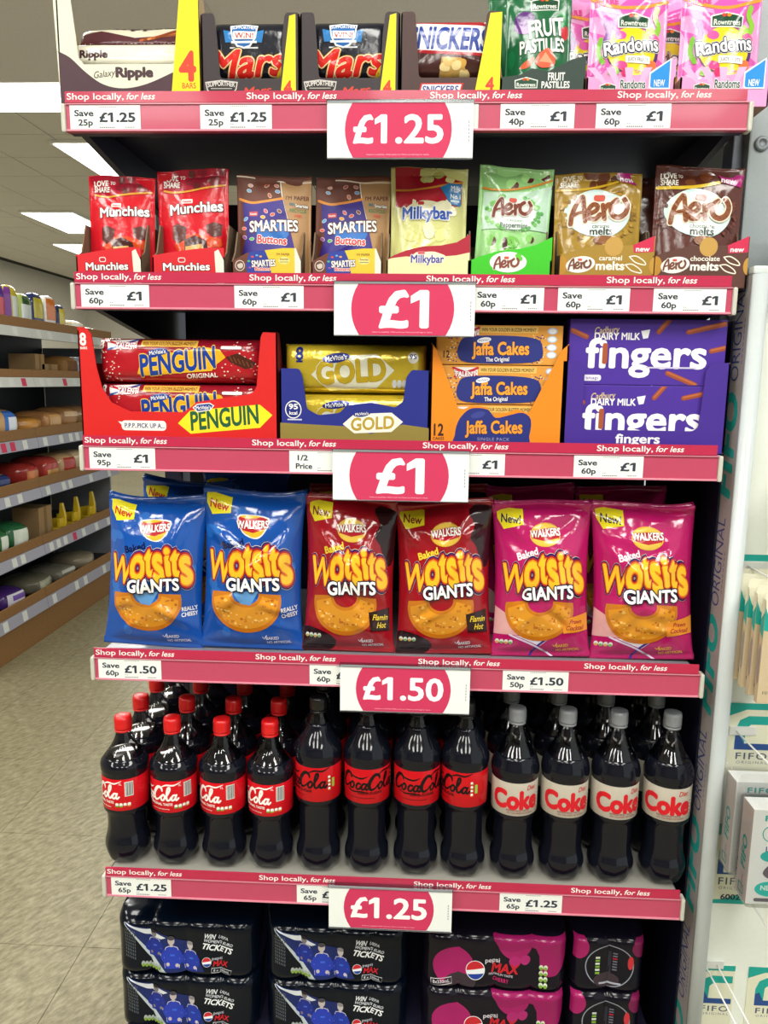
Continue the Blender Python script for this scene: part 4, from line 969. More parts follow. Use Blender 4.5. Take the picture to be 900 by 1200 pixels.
# orange cake box: V-cut front
W_ = .213
X = lambda x: (x - 476) * k_
front = [(0, 0), (W_, 0), (W_, Zf(58)), (X(858), Zf(78)), (X(770), Zf(262)), (X(752), Zf(256)), (X(735), Zf(250)), (X(700), Zf(262)), (X(660), Zf(270)), (X(645), Zf(245)), (X(600), Zf(240)), (X(578), Zf(252)), (X(560), Zf(250)), (X(492), Zf(78)), (0, Zf(58))]
a = Art((476, 58, 880, 373), W_, Zf(58), 'card'); a.clip = (0, W_, 0, Zf(58))
a.section('purple_blob').poly([(560, 290), (580, 262), (605, 248), (648, 252), (672, 276), (712, 268), (752, 260), (778, 280), (775, 330), (760, 373), (560, 373), (552, 330)], '#26307c', smooth=3)
a.section('lettering').text('Jaffa Cakes', 668, 304, 36, '#ef9a2a', w=172, off=.06, rot=1, out=[(.05, '#1a1f58')]); a.text('SINGLE PACK', 668, 340, 9, '#8f93b8', w=96, off=.02, sp=1.2); a.text('12', 503, 314, 34, '#3a2a20', w=30, off=.05); a.text('CAKES', 503, 340, 8, '#3a2a20', w=34, off=.03)
a.ell(620, 268, 22, 9, '#3a4290', rot=-15)
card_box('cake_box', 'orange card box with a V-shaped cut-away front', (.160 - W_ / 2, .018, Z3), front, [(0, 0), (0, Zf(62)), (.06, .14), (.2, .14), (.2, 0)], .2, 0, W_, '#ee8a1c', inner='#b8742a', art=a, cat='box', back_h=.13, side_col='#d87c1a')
def jaffa(a):
    q = random.Random(6)
    a.section('speckle')
    for i in range(110): a.ell(q.choice((q.uniform(520, 575), q.uniform(755, 800))), q.uniform(30, 118), 2.6, 2.2, q.choice(['#f4e2c0', '#5a2f7a', '#f6c27a', '#3a2a6a']), n=6)
    a.section('banner').rect(612, 10, 776, 28, '#e8bf62'); a.text('WIN YOUR GOLDEN BUZZER MOMENT', 694, 19, 10, '#5a3a24', w=152, off=.03)
    a.section('flag').poly([(540, 12), (610, 12), (610, 42), (548, 42)], '#eceaea').stroke([(540, 14), (610, 40)], 7, '#c4283a', n=1).stroke([(545, 40), (610, 14)], 7, '#c4283a', n=1); a.text('TALENT', 575, 32, 14, '#ffffff', w=62, off=.05, out=[(.12, '#a82034')])
    a.section('purple_blob').poly([(556, 60), (580, 40), (680, 36), (770, 44), (790, 70), (782, 108), (700, 118), (580, 116), (552, 96)], '#26307c', smooth=3)
    a.section('lettering').text('Jaffa Cakes', 672, 74, 36, '#f2a02e', w=162, off=.06, rot=1, out=[(.05, '#1a1f58')]); a.text('The Original', 664, 106, 12, '#f4f2ee', w=66, off=.03, rot=2); a.ell(625, 50, 20, 8, '#e9eaf2', rot=-10); a.text("McVitie's", 625, 50, 6, '#26307c', w=30, rot=8)
    a.text('12', 520, 92, 20, '#4a2a1a', w=18, off=.04)
    for y in (22, 46, 70, 92): a.ell(816, y, 14, 10, '#bcd0ea').ell(816, y, 10, 7, '#eef2f8')
for i_, lb in enumerate(('orange and purple cake carton, topmost in the orange box', 'orange and purple cake carton, middle one in the orange box', 'orange and purple cake carton, lowest in the orange box')):
    zz = .134 - i_ * .0618; hh = .0605; w = .196
    t = empty('cake_carton', (.160 - w / 2 - .0, .024 + .002, Z3 + zz)); tag(t, lb, 'carton', 'cake cartons')
    MB().box(0, 0, 0, w, .06, hh, mat('#dd9a3e', 'card')).obj('carton', t, .0012)
    a = Art((492, 6, 846, 122), w, hh, 'card'); a.clip = (.001, w - .001, .001, hh - .001); jaffa(a); a.build(flat_surf(0, 0, 0), t, d0=.0002, dz=.00010)
# purple tray of finger biscuits: 2.195 per px -> .62 mm
k_ = .00062; W_ = 412 * k_
X = lambda x: (x - 376) * k_
Zf = lambda y: (377 - y) * k_
front = rounded([(0, 0), (W_, 0), (W_, Zf(150)), (X(742), Zf(152)), (X(730), Zf(170)), (X(722), Zf(310)), (X(710), Zf(321)), (X(440), Zf(321)), (X(430), Zf(310)), (X(430), Zf(168)), (X(420), Zf(150)), (0, Zf(150))], .004)
a = Art((376, 150, 788, 377), W_, Zf(150), 'card').section('lettering'); a.clip = (0, W_, 0, Zf(150))
a.text('fingers', 572, 342, 22, '#f4f2f6', w=112, off=.05)
card_box('biscuit_tray', 'purple card tray with square corners, right end of the third shelf', (.387 - W_ / 2, .018, Z3), front, [(0, 0), (0, Zf(150)), (.05, .1), (.2, .1), (.2, 0)], .2, 0, W_, '#452a92', inner='#6d5a3c', art=a, back_h=.1)
def fingers(a):
    a.section('biscuits')
    for x0, y0, x1, y1 in ((400, 60, 436, 76), (616, 62, 640, 32), (690, 62, 780, 40), (750, 110, 790, 100), (645, 168, 716, 198)): a.stroke([(x0, y0), (x1, y1)], 13, '#9a4a2c', n=1); a.stroke([(x0, y0 - 2), (x1, y1 - 2)], 5, '#b8653e', n=1)
    a.section('lettering').text('Cadbury', 487, 58, 17, '#d8c08a', w=62, shear=.3, off=.02, rot=4); a.text('DAIRY MILK', 513, 74, 17, '#f4f2f6', w=114, off=.05)
    a.poly([(572, 60), (594, 56), (590, 78), (578, 80)], '#eef0f6')
    a.text('fingers', 588, 118, 72, '#f8f7fa', w=304, off=.05)
    a.rect(478, 92, 491, 146, '#a5522f', r=5)
    a.rect(590, 152, 716, 156, '#cfc8e6'); a.rect(432, 174, 478, 190, '#e6e2f0', r=6); a.text('snap', 455, 182, 8, '#452a92', w=30)
for zz, s, lb in ((.105, 1, 'purple finger biscuit carton on top of its twin'), (.004, 2, 'purple finger biscuit carton underneath, low in the purple tray')):
    w = .240; hh = .1005
    t = empty('biscuit_carton', (.388 - w / 2, .0235, Z3 + zz)); tag(t, lb, 'carton', 'purple finger biscuit cartons')
    MB().box(0, 0, 0, w, .06, hh, mat('#4a2c9a', 'card')).obj('carton', t, .0012)
    a = Art((394, 30, 786, 200), w, hh, 'card'); a.clip = (.001, w - .001, .001, hh - .001); fingers(a); a.build(flat_surf(0, 0, 0), t, d0=.0002, dz=.00010)

# ------------------------------------------------------------------ fourth shelf: crisp bags
def wots(theme):
    c = {'cheese': dict(base='#1350a8', dark='#0e3a86', flash='#f0e22a', ftxt='#c8262e', baked='#16235c', out3='#3a2a6e'),
         'hot': dict(base='#9c1220', dark='#2a0f14', flash='#e9d92a', ftxt='#7a2a20', baked='#f0cf3a', out3='#3a1a5a'),
         'prawn': dict(base='#b81a64', dark='#7a1a6c', flash='#f0e02a', ftxt='#2a2450', baked='#f4e8f0', out3='#2a1f5c')}[theme]
    def fn(a):
        q = random.Random(8)
        a.section('background')
        if theme == 'cheese':
            for i in range(16): a.blob(q.uniform(450, 850), q.uniform(110, 690), q.uniform(16, 34), q.uniform(14, 28), '#2468be', i)
        elif theme == 'hot':
            a.poly([(760, 130), (865, 110), (865, 330), (830, 360), (800, 280), (770, 240), (790, 190)], '#2c1216', smooth=3).poly([(430, 640), (520, 650), (590, 690), (560, 740), (430, 740)], '#241014', smooth=3)
        else:
            a.poly([(430, 520), (500, 560), (540, 640), (430, 640)], '#e0a8a8').poly([(520, 640), (620, 660), (700, 640), (640, 690)], '#e9e4f0').stroke([(600, 740), (640, 680), (760, 600), (865, 560)], 10, '#3a2a8a'); a.stroke([(500, 640), (620, 690), (700, 740)], 8, '#e2d4ee')
        a.section('new_flash').poly([(446, 108), (560, 122), (556, 182), (470, 196), (446, 150)], c['flash']); a.text('New' if theme != 'prawn' else 'New!', 504, 156, 32, c['ftxt'], w=84, off=.04, rot=-8)
        a.section('badge')
        if theme == 'cheese':
            a.poly([(588, 190), (640, 180), (724, 188), (718, 232), (690, 268), (655, 272), (610, 250)], '#f2f0ea', smooth=3).poly([(592, 196), (640, 185), (718, 193), (712, 232), (688, 262), (655, 266), (613, 246)], '#b81f2c', smooth=3).poly([(594, 190), (640, 182), (690, 186), (640, 196)], '#e8b62a', smooth=2).poly([(612, 242), (660, 250), (712, 232), (688, 262), (652, 268)], '#e8b62a', smooth=2)
        else:
            a.ell(655, 226, 70, 48, '#e9b63a').ell(655, 224, 66, 44, '#b81f2c').poly([(592, 212), (610, 192), (655, 180), (700, 192), (718, 208), (655, 200)], '#e9c24a', smooth=2).poly([(596, 240), (655, 252), (714, 238), (696, 262), (655, 272), (612, 260)], '#e9c24a', smooth=2)
        a.text('WALKERS', 655, 218, 29, '#fbf9f4', w=138, off=.05, rot=4, out=[(.06, '#8e1622')])
        a.section('title').text('Baked', 572, 300, 28, c['baked'] if theme != 'cheese' else '#0b1444', w=96, off=.06, rot=14)
        # puffed corn ring before the lettering
        a.section('picture')
        OUT = []
        for i in range(25):
            an = math.radians(-12 + 204 * i / 24); OUT.append((632 + 158 * math.cos(an), 528 + 138 * math.sin(an)))
        IN = []
        for i in range(13):
            an = math.radians(190 - 200 * i / 12); IN.append((634 + 58 * math.cos(an), 500 + 42 * math.sin(an)))
        a.poly(OUT + IN, '#c8761c'); 
        a.poly([(632 + 146 * math.cos(math.radians(t)), 524 + 124 * math.sin(math.radians(t))) for t in range(0, 181, 12)] + [(634 + 72 * math.cos(math.radians(t)), 504 + 52 * math.sin(math.radians(t))) for t in range(180, -1, -15)], '#dc9426')
        for i in range(60):
            an = q.uniform(0, PI); rr = q.uniform(.55, .95); a.ell(632 + 150 * rr * math.cos(an), 520 + 128 * rr * math.sin(an), q.uniform(3, 9), q.uniform(3, 7), q.choice(['#e8b04a', '#c87a20', '#efc062', '#b8661a']), n=7)
        if theme == 'cheese': a.poly([(575, 490), (690, 485), (655, 545), (610, 540)], '#5f9bd8')
        a.section('title_letters')
        LT = [('W', 512, 398, 108, 108, -6), ('o', 592, 386, 124, 70, -4), ('t', 645, 364, 142, 46, 4), ('s', 688, 384, 136, 48, 10), ('i', 728, 358, 128, 24, 8), ('t', 762, 366, 140, 44, 6), ('s', 804, 394, 136, 46, 10)]
        def letter(ch, x, y, h, w_, r, oo, cc):
            bo = .012 if ch == 'W' else .0275
            base = text2d(ch, bo)[0]; bw = np.ptp(base[:, 0])
            V, F = text2d(ch, bo + oo * .72 * (.8 if ch == 'W' else 1))
            kx = w_ / bw; ky = h / CAPH * (1.2 if ch in 'os' else 1.0 if ch == 'W' else .92)
            cxm = (base[:, 0].min() + base[:, 0].max()) / 2; cym = (base[:, 1].min() + base[:, 1].max()) / 2
            px = (V[:, 0] - cxm) * kx; py = -(V[:, 1] - cym) * ky
            cs, sn = math.cos(math.radians(-r)), math.sin(math.radians(-r))
            a.add(np.stack([x + px * cs - py * sn, y + px * sn + py * cs], 1), F, cc)
        for oo, cc in ((.145, '#e9dfc8'), (.135, c['out3'])):
            for L_ in LT: letter(*L_, oo, cc)
        for L_ in LT:
            for oo, cc in ((.085, '#a81c22'), (.04, '#e07a1c'), (.0, '#f6c02a')): letter(*L_, oo, cc)
        a.text('GIANTS', 664, 458, 50, '#fbfbf8', w=232, off=.06, rot=3, out=[(.09, '#1c1a30')])
        a.section('flavour')
        if theme == 'cheese':
            a.text('REALLY', 822, 560, 17, '#f2f2ee', w=66, off=.03, rot=8); a.text('CHEESY', 822, 584, 17, '#f2f2ee', w=66, off=.03, rot=8)
        elif theme == 'hot':
            a.poly([(750, 560), (850, 540), (852, 640), (760, 640)], '#2a1014'); a.text('Flamin', 806, 580, 24, '#f2d23a', w=72, off=.03, shear=.3); a.text('Hot', 812, 614, 24, '#f2d23a', w=44, off=.03, shear=.3)
        else:
            a.poly([(735, 570), (860, 545), (860, 620), (745, 632)], '#e8932a'); a.text('Prawn', 800, 580, 18, '#a01e2c', w=60, off=.03, shear=.3); a.text('Cocktail', 800, 606, 18, '#a01e2c', w=84, off=.03, shear=.3)
        a.section('small_print'); cc = '#e4e8f0' if theme != 'prawn' else '#f0c23a'
        a.text('BAKED', 742, 688, 13, cc, w=56, off=.03, rot=4); a.text('NO ARTIFICIAL', 768, 706, 11, cc, w=104, off=.02, rot=4); a.stroke([(700, 684), (706, 692), (718, 676)], 3, cc, n=1)
        if theme != 'cheese':
            for i in range(4): a.ell(448 + i * 20, 672, 9, 10, '#dfe6dc').ell(448 + i * 20, 676, 7, 5, '#6fae4a' if i % 2 else '#d8a040')
    fn.base = c['base']
    return fn
CR = (428, 88, 868, 742)
def crisps(label, theme, xc, y, w, h, seed, rx=-.08, ry=0., rz=0., art=True, D=.034):
    fn = wots(theme); a = Art(CR, w, h, 'crisp')
    if art: fn(a)
    return bag('crisp_bag', label, 'crisp bag', 'large crisp bags', crisp_surf(w, h, D, seed), w, h, fn.base, 'crisp', a if art else None, (xc, y, Z4 + .002), rx, ry, rz, step=.0032, back=.7, res=(46, 60))
crisps('bright blue crisp bag at the left end, leaning', 'cheese', -.418, .050, .176, .262, 101, ry=.045)
crisps('bright blue crisp bag second from the left', 'cheese', -.245, .050, .180, .275, 102, ry=.015)
crisps('dark red crisp bag next to the blue bags', 'hot', -.078, .050, .160, .266, 103, ry=.015)
crisps('dark red crisp bag next to the magenta bags', 'hot', .086, .050, .166, .262, 104, ry=-.02)
crisps('magenta crisp bag next to the dark red bags', 'prawn', .250, .050, .168, .264, 105, ry=-.02)
crisps('magenta crisp bag at the right end', 'prawn', .420, .050, .174, .264, 106, ry=-.035, rz=-.04)
crisps('blue crisp bag behind, yellow new flash above the leftmost bag', 'cheese', -.395, .165, .176, .275, 107, ry=.02)
crisps('blue crisp bag at the back between the two blue bags', 'cheese', -.30, .25, .176, .285, 108)
crisps('dark red crisp bag behind the left dark red bag', 'hot', -.085, .165, .16, .270, 109)
crisps('dark red crisp bag behind the right dark red bag', 'hot', .085, .165, .16, .272, 110)
crisps('magenta crisp bag behind the left magenta bag', 'prawn', .24, .165, .166, .275, 111)
crisps('magenta crisp bag behind the rightmost magenta bag', 'prawn', .405, .168, .166, .275, 112)
# ------------------------------------------------------------------ fifth shelf: cola bottles
M_COLA = bpy.data.materials.new('cola'); M_COLA.use_nodes = True
_b = M_COLA.node_tree.nodes['Principled BSDF']
_n = M_COLA.node_tree.nodes.new('ShaderNodeTexNoise'); _n.inputs['Scale'].default_value = 12
_r = M_COLA.node_tree.nodes.new('ShaderNodeValToRGB'); _r.color_ramp.elements[0].color = (.004, .005, .010, 1); _r.color_ramp.elements[1].color = (.007, .008, .014, 1)
M_COLA.node_tree.links.new(_n.outputs['Fac'], _r.inputs[0]); M_COLA.node_tree.links.new(_r.outputs[0], _b.inputs['Base Color'])
_b.inputs['Roughness'].default_value = .07; _b.inputs['Specular IOR Level'].default_value = .42
M_PET = clear('bottle_plastic', (.95, .94, .93), .035, 1.5)
def prof_interp(pts, n):
    P = spline(pts, n); return [(float(p[0]), float(p[1])) for p in P]
def bottle_proto(name, H, R, lab, cap_col, lab_col, fill):
    """contour cola bottle: petal foot, waist, label band, shoulder, neck, screw cap"""
    z0, z1 = lab
    t = empty(name)
    body = prof_interp([(R * .58, .003), (R * .82, .009), (R * .95, .026), (R * .95, .040), (R * .83, .062), (R * .82, z0 - .024), (R * .89, z0 - .009), (R * .965, z0 - .002), (R * .965, z1 + .002), (R * 1.0, z1 + .008), (R * 1.0, z1 + .020), (R * .86, z1 + (H - .038 - z1) * .45), (R * .52, z1 + (H - .038 - z1) * .76), (.0135, H - .034), (.0125, H - .018)], 4)
    def rf(r, z, a):
        lo = max(0., min(1., (z0 - .004 - z) / .03)); up = max(0., min(1., (z - z1 - .03) / .02)) * max(0., min(1., (H - .06 - z) / .03))
        rr = r * (1 - .022 * lo * (.5 - .5 * math.cos(10 * a))) * (1 - .012 * up * (.5 - .5 * math.cos(12 * a)))
        if z < .020: rr *= 1 - .26 * (1 - z / .020) * (.5 + .5 * math.cos(5 * a))
        return rr
    rl = float(np.interp(fill, [z for r, z in body], [r for r, z in body]))
    link('drink', lathe('drink', [p for p in body if p[1] < fill - .001] + [(rl, fill), (rl - .0012, fill + .0002), (.0005, fill + .0002)], M_COLA, 60, rf), t)
    link('bottle', lathe('bottle', [(rl + .0001, fill)] + [p for p in body if p[1] > fill + .001], M_PET, 60, rf, cap=False), t)
    lb = link('label', lathe('label', [(R * .968, z0), (R * .975, z0 + .0006), (R * .975, z1 - .0006), (R * .968, z1)], mat(lab_col, 'shrink'), 50, cap=False), t)
    cp = [(.0140, H - .024), (.0150, H - .0235), (.0152, H - .004), (.0142, H - .0008), (.0120, H), (.0004, H)]
    def cf(r, z, a): return r * (1 + (.018 if (int(a / (2 * PI) * 72) % 2) else 0)) if H - .023 < z < H - .005 else r
    c = link('cap', lathe('cap', cp[:1] + [(.0151, H - .0225 + .0018 * k) for k in range(10)] + cp[3:], mat(cap_col, 'plastic'), 72, cf), t)
    link('tamper_ring', lathe('tamper_ring', [(.0136, H - .0285), (.0148, H - .028), (.0148, H - .0252), (.0136, H - .0248)], mat(cap_col, 'plastic'), 40), t)
    return t, lb, R * .975
def cyl_surf(R, z0):
    return with_normals(lambda u, v: np.stack([R * np.sin(u / R), -R * np.cos(u / R), z0 + v], 1))
def script_cc(a, x, y, s, col, wd=7):
    """flowing two-word script drawn stroke by stroke"""
    def S(p, w=1.0, taper=None): a.stroke([(x + q[0] * s, y + q[1] * s) for q in p], wd * w * s, col, n=4, taper=taper)
    for dx in (0, 118):
        S([(dx + 44, -16), (dx + 40, -30), (dx + 24, -34), (dx + 6, -12), (dx, 12), (dx + 8, 27), (dx + 24, 22), (dx + 36, 8)], 1.25, [.5, 1, 1.2, 1.3, 1.2, 1, .6, .4])
        S([(dx + 46, 2), (dx + 38, 12), (dx + 40, 26), (dx + 50, 24), (dx + 56, 10), (dx + 50, 0), (dx + 46, 2)], .95)
    S([(82, 4), (74, 2), (66, 14), (68, 26), (78, 25), (86, 14)], .95)
    S([(106, 4), (96, 2), (88, 14), (90, 26), (100, 22), (108, 4)], .95); S([(109, 2), (104, 18), (108, 27), (117, 18)], .9)
    S([(112, 10), (122, 8)], .7)
    S([(176, 14), (194, -16), (196, -34), (188, -30), (182, 0), (184, 24), (194, 24), (202, 12)], .95)
    S([(222, 4), (212, 2), (204, 14), (206, 26), (216, 22), (224, 4)], .95); S([(225, 2), (220, 18), (224, 27), (233, 18)], .9)
    S([(30, -34), (60, -22), (90, -20), (112, -30)], .8, [.3, 1, 1, .3]); S([(150, -30), (180, -46), (214, -44), (244, -56)], .8, [.3, 1, 1, .3]); S([(20, 30), (50, 40), (90, 36), (120, 44)], .7, [.2, 1, 1, .2])
def traffic(a, x, y, n=4, w=11, h=12, vert=False):
    for i in range(n):
        X0, Y0 = (x, y + i * h) if vert else (x + i * w, y)
        a.rect(X0, Y0, X0 + w - 1.5, Y0 + h - 1.5, '#e8ece4', r=2); a.rect(X0, Y0 + h * .55, X0 + w - 1.5, Y0 + h - 1.5, ['#4fa23a', '#7ab83a', '#c8402e', '#d8902e'][i % 4])
def label_art(kind, R, z0, z1, twist):
    h = z1 - z0; w = 2 * PI * R * .52   # front part of the wrap, in mm frame
    a = Art((-w * 500, 0, w * 500, h * 1000), w, h, 'shrink'); a.clip = (0, w, .0004, h - .0004); H = h * 1000
    o = twist
    if kind == 'red':
        script_cc(a.section('script'), o - 76, 25, .40, '#f8f4f0', 9)
        a.text('ORIGINAL TASTE', o - 16, 43, 4.2, '#f6eeea', w=46, off=.05); a.text('Serve ice cold. Refreshing', o - 16, 52, 2.0, '#f0d8d4', w=34, off=.02)
        a.section('information').rect(o + 27, 5, o + 42, 32, '#f2f2ee'); 
        for q in range(9): a.rect(o + 28 + q * 1.5, 6, o + 28.6 + q * 1.5 + (q % 3) * .25, 31, '#2a2a30')
        a.text('1L', o + 20, 8, 4, '#f4e6e2', w=5, off=.03); traffic(a, o + 10, 44, 4, 7, 9)
    elif kind == 'zero':
        script_cc(a.section('script'), o - 52, 25, .44, '#1a0f12', 9)
        a.text('ZERO SUGAR', o + 2, 43, 4.6, '#2a1012', w=44, off=.05); a.section('information'); traffic(a, o + 52, 16, 4, 6, 7, True); a.rect(o + 60, 22, o + 65, 38, '#8fc04a'); a.rect(o - 36, 52, o + 10, 53.2, '#5a1418')
    else:
        a.section('script').text('Coke', o - 6, 31, 31, '#d3202c', w=86, off=.10); a.text('Diet', o + 22, 9, 8.5, '#c8242c', w=18, off=.03, shear=.25)
        a.text('REFRESHING TASTE', o - 2, 50, 3.2, '#8a4a44', w=40, off=.04); a.text('NO CALORIES NO SUGAR', o + 2, 54.5, 2.8, '#8a4a44', w=46, off=.04); a.section('information'); traffic(a, o + 38, 20, 5, 4.5, 6, True)
    # arc length measured from the front centre line
    return a, with_normals(lambda u, v: np.stack([R * np.sin((u - w / 2) / R), -R * np.cos((u - w / 2) / R), z0 + v], 1))
BOT = {}
for kind, H, R, lab, capc, labc, fill in (('red', .274, .0415, (.112, .171), '#d8181c', '#cf1320', .203), ('zero', .322, .0418, (.143, .206), '#17161a', '#c3141d', .275), ('diet', .312, .0415, (.130, .190), '#8d9196', '#bcb5a6', .232)):
    BOT[kind] = (H, R, lab, capc, labc, fill)
XS = [-.480, -.391, -.302, -.216, -.130, -.043, .045, .129, .217, .304, .391, .482]
TW = [-14, 2, -12, -10, -30, 6, 8, -44, 4, 4, 6, -6]
KD = ['red'] * 4 + ['zero'] * 4 + ['diet'] * 4
ORD = ['leftmost', 'second from left', 'third from left', 'rightmost']
DESC = {'red': 'red-capped cola bottle', 'zero': 'black-capped red-label cola bottle', 'diet': 'grey-capped silver-label cola bottle'}
ROWN = ['front row', 'second row back', 'third row back', 'fourth row back']
for kind in ('red', 'zero', 'diet'):
    H, R, lab, capc, labc, fill = BOT[kind]
    proto, lbl, RL = bottle_proto('cola_bottle', H, R, lab, capc, labc, fill)
    ids = [i for i in range(12) if KD[i] == kind]
    for j, i in enumerate(ids):
        for row in range(4):
            if row == 0 and j == 0:
                o = proto
            else:
                o = proto.copy(); COL.objects.link(o)
                for ch in [c for c in proto.children]:
                    c2 = ch.copy(); COL.objects.link(c2); c2.parent = o
            o.location = (XS[i] + (.0004 * math.sin(7 * i + row * 3) if row else 0), .053 + row * .0895, Z5 + .0005)
            o.rotation_euler.z = 0 if row == 0 else .6 * math.sin(i * 5 + row)
            tag(o, '%s, %s of its kind, %s' % (DESC[kind], ORD[j], ROWN[row]), 'bottle', '%s bottles' % {'red': 'red-capped cola', 'zero': 'black-capped cola', 'diet': 'silver-label cola'}[kind])
    # every front bottle is turned a little differently, so each gets its own print
    for j, i in enumerate(ids):
        root = [o for o in bpy.data.objects if o.get('label', '').startswith(DESC[kind] + ', ' + ORD[j]) and 'front row' in o['label']][0]
        lb_ = [c for c in root.children if c.name.startswith('label')][0]
        a, sf = label_art(kind, RL, lab[0], lab[1], TW[i]); a.build(sf, lb_, .004, d0=.0002, dz=.00008)

# ------------------------------------------------------------------ bottom: shrink-wrapped can packs
def pack_mesh(w, h, d, n_can, m):
    nu = n_can * 10; cr = w / n_can
    def bump(u): 
        c = (np.mod(u, cr) - cr / 2) / (cr / 2); return np.sqrt(np.clip(1 - .92 * c * c, 0, 1))
    def f(u, v):
        u = np.asarray(u, float); v = np.asarray(v, float); t = np.clip(v / h, 0, 1)
        e = np.clip(np.abs(2 * u / w - 1), 0, 1)
        b = bump(u); b = b * (.55 + .45 * np.abs(2 * t - 1) ** 2)
        y = -.013 * b + .022 * np.clip((t - .88) / .12, 0, 1) ** 2 + .014 * np.clip((.10 - t) / .10, 0, 1) ** 2
        return np.stack([u - w / 2, y + .02 * e ** 14, v - .004 * (1 - bump(u)) * np.clip((t - .8) / .2, 0, 1)], 1)
    us = np.linspace(0, w, nu + 1); vs_ = np.linspace(0, h, 15); V = []; 
    for u in us:
        fr_ = f(np.full(15, u), vs_)
        e = abs(2 * u / w - 1) ** 14 * .02
        rim = .0035 * float(bump(np.array([u]))[0])
        top = [(u - w / 2, .022 + (d - .044) * k / 6, h - .002 * (1 - rim / .0035) + (.0 if k in (0, 6) else -.003 + .003 * abs(math.cos(PI * k / 3)))) for k in range(1, 7)]
        back = [(u - w / 2, d - e - .013, h * .9), (u - w / 2, d - e, h * .5), (u - w / 2, d - e - .013, h * .08), (u - w / 2, d - .03, 0)]
        V.append(np.concatenate([fr_, np.array(top), np.array(back)]))
    K = len(V[0]); fs = []
    for i in range(nu):
        for k in range(K):
            fs.append((i * K + k, (i + 1) * K + k, (i + 1) * K + (k + 1) % K, i * K + (k + 1) % K))
    fs.append(tuple(range(K))); fs.append(tuple(nu * K + k for k in reversed(range(K))))
    return mesh_from('shrink_wrap', np.concatenate(V), fs, [m], smooth=True), f
def figure(a, cx, cy, s, shirt, skin, hair, lean=0):
    """plain footballer in a blue shirt"""
    a.poly([(cx - 34 * s, cy + 110 * s), (cx - 42 * s, cy + 40 * s), (cx - 28 * s, cy + 8 * s), (cx - 8 * s, cy), (cx + 8 * s, cy), (cx + 30 * s, cy + 8 * s), (cx + 44 * s, cy + 42 * s), (cx + 38 * s, cy + 110 * s)], '#c9cde0').poly([(cx - 32 * s, cy + 112 * s), (cx - 39 * s, cy + 40 * s), (cx - 26 * s, cy + 11 * s), (cx - 8 * s, cy + 3 * s), (cx + 8 * s, cy + 3 * s), (cx + 28 * s, cy + 11 * s), (cx + 41 * s, cy + 42 * s), (cx + 35 * s, cy + 112 * s)], shirt)
    a.stroke([(cx - 34 * s, cy + 30 * s), (cx - 46 * s, cy + 62 * s), (cx - 22 * s, cy + 88 * s)], 16 * s, shirt); a.stroke([(cx + 36 * s, cy + 30 * s), (cx + 48 * s, cy + 66 * s), (cx + 30 * s, cy + 92 * s)], 16 * s, shirt)
    a.ell(cx - 18 * s, cy + 92 * s, 9 * s, 9 * s, skin, n=10).ell(cx + 27 * s, cy + 96 * s, 9 * s, 9 * s, skin, n=10)
    a.rect(cx - 7 * s, cy - 10 * s, cx + 7 * s, cy + 6 * s, skin); a.ell(cx, cy - 26 * s, 17 * s, 23 * s, skin, n=16); a.ell(cx, cy - 40 * s, 18 * s, 12 * s, hair, n=14)
    a.rect(cx - 6 * s, cy + 44 * s, cx + 16 * s, cy + 52 * s, '#3a6ad8')
def globe(a, x, y, r):
    a.ell(x, y, r, r, '#eceef2', rot=0).ell(x, y, r * .93, r * .93, '#c82a34', a0=175, a1=345).ell(x, y, r * .93, r * .93, '#23409a', a0=20, a1=150)
def max_text(a, x, y, s):
    a.text('MAX', x, y, 26 * s, '#c3202e', w=82 * s, off=.07, shear=.2)
def pepsi_art(a):
    a.section('ribbon').poly([(80, 128), (330, 420), (290, 420), (78, 132)], '#b9c4ca').poly([(84, 128), (200, 150), (470, 240), (560, 400), (330, 420)], '#1b2a66').poly([(84, 128), (240, 170), (330, 210), (300, 220), (200, 190)], '#dfe4ea')
    a.section('footballers'); figure(a, 258, 212, 1.0, '#1f2f8e', '#7d767c', '#1c1c24'); figure(a, 474, 280, 1.05, '#2338a0', '#c4bcbc', '#8a868c'); figure(a, 362, 256, 1.2, '#2a3fb0', '#c0b6b4', '#4a464c')
    a.section('lettering').text('WIN', 600, 190, 30, '#e6eaf0', w=66, off=.05, shear=.3, rot=-8); a.text('UEFA', 676, 200, 19, '#d4dae2', w=58, off=.02, shear=.3, rot=-8)
    a.text("WOMEN'S EURO", 648, 228, 18, '#dfe4ec', w=172, off=.02, shear=.3, rot=-10); a.text('TICKETS', 642, 264, 34, '#eef1f4', w=182, off=.06, shear=.3, rot=-10)
    globe(a, 574, 346, 28); a.text('pepsi', 636, 326, 17, '#b8bcc8', w=60, off=.02); max_text(a, 656, 356, 1.1)
    a.stroke([(605, 380), (724, 390), (720, 416), (602, 406), (605, 380)], 3, '#c9ccd4', n=1); a.text('8 x 330mL', 662, 398, 13, '#c9ccd4', w=96, off=.02, rot=-5)
    a.section('information')
    for i in range(6): a.ell(188 + i * 20, 372 + i * 3, 11, 16, '#9fa8a4').ell(188 + i * 20, 380 + i * 3, 9, 9, '#7a9a3a')
    for r in range(6):
        for i in range(9): a.rect(84 + r * 11, 160 + i * 20 + r * 3, 89 + r * 11, 174 + i * 20 + r * 3, '#5a6068')
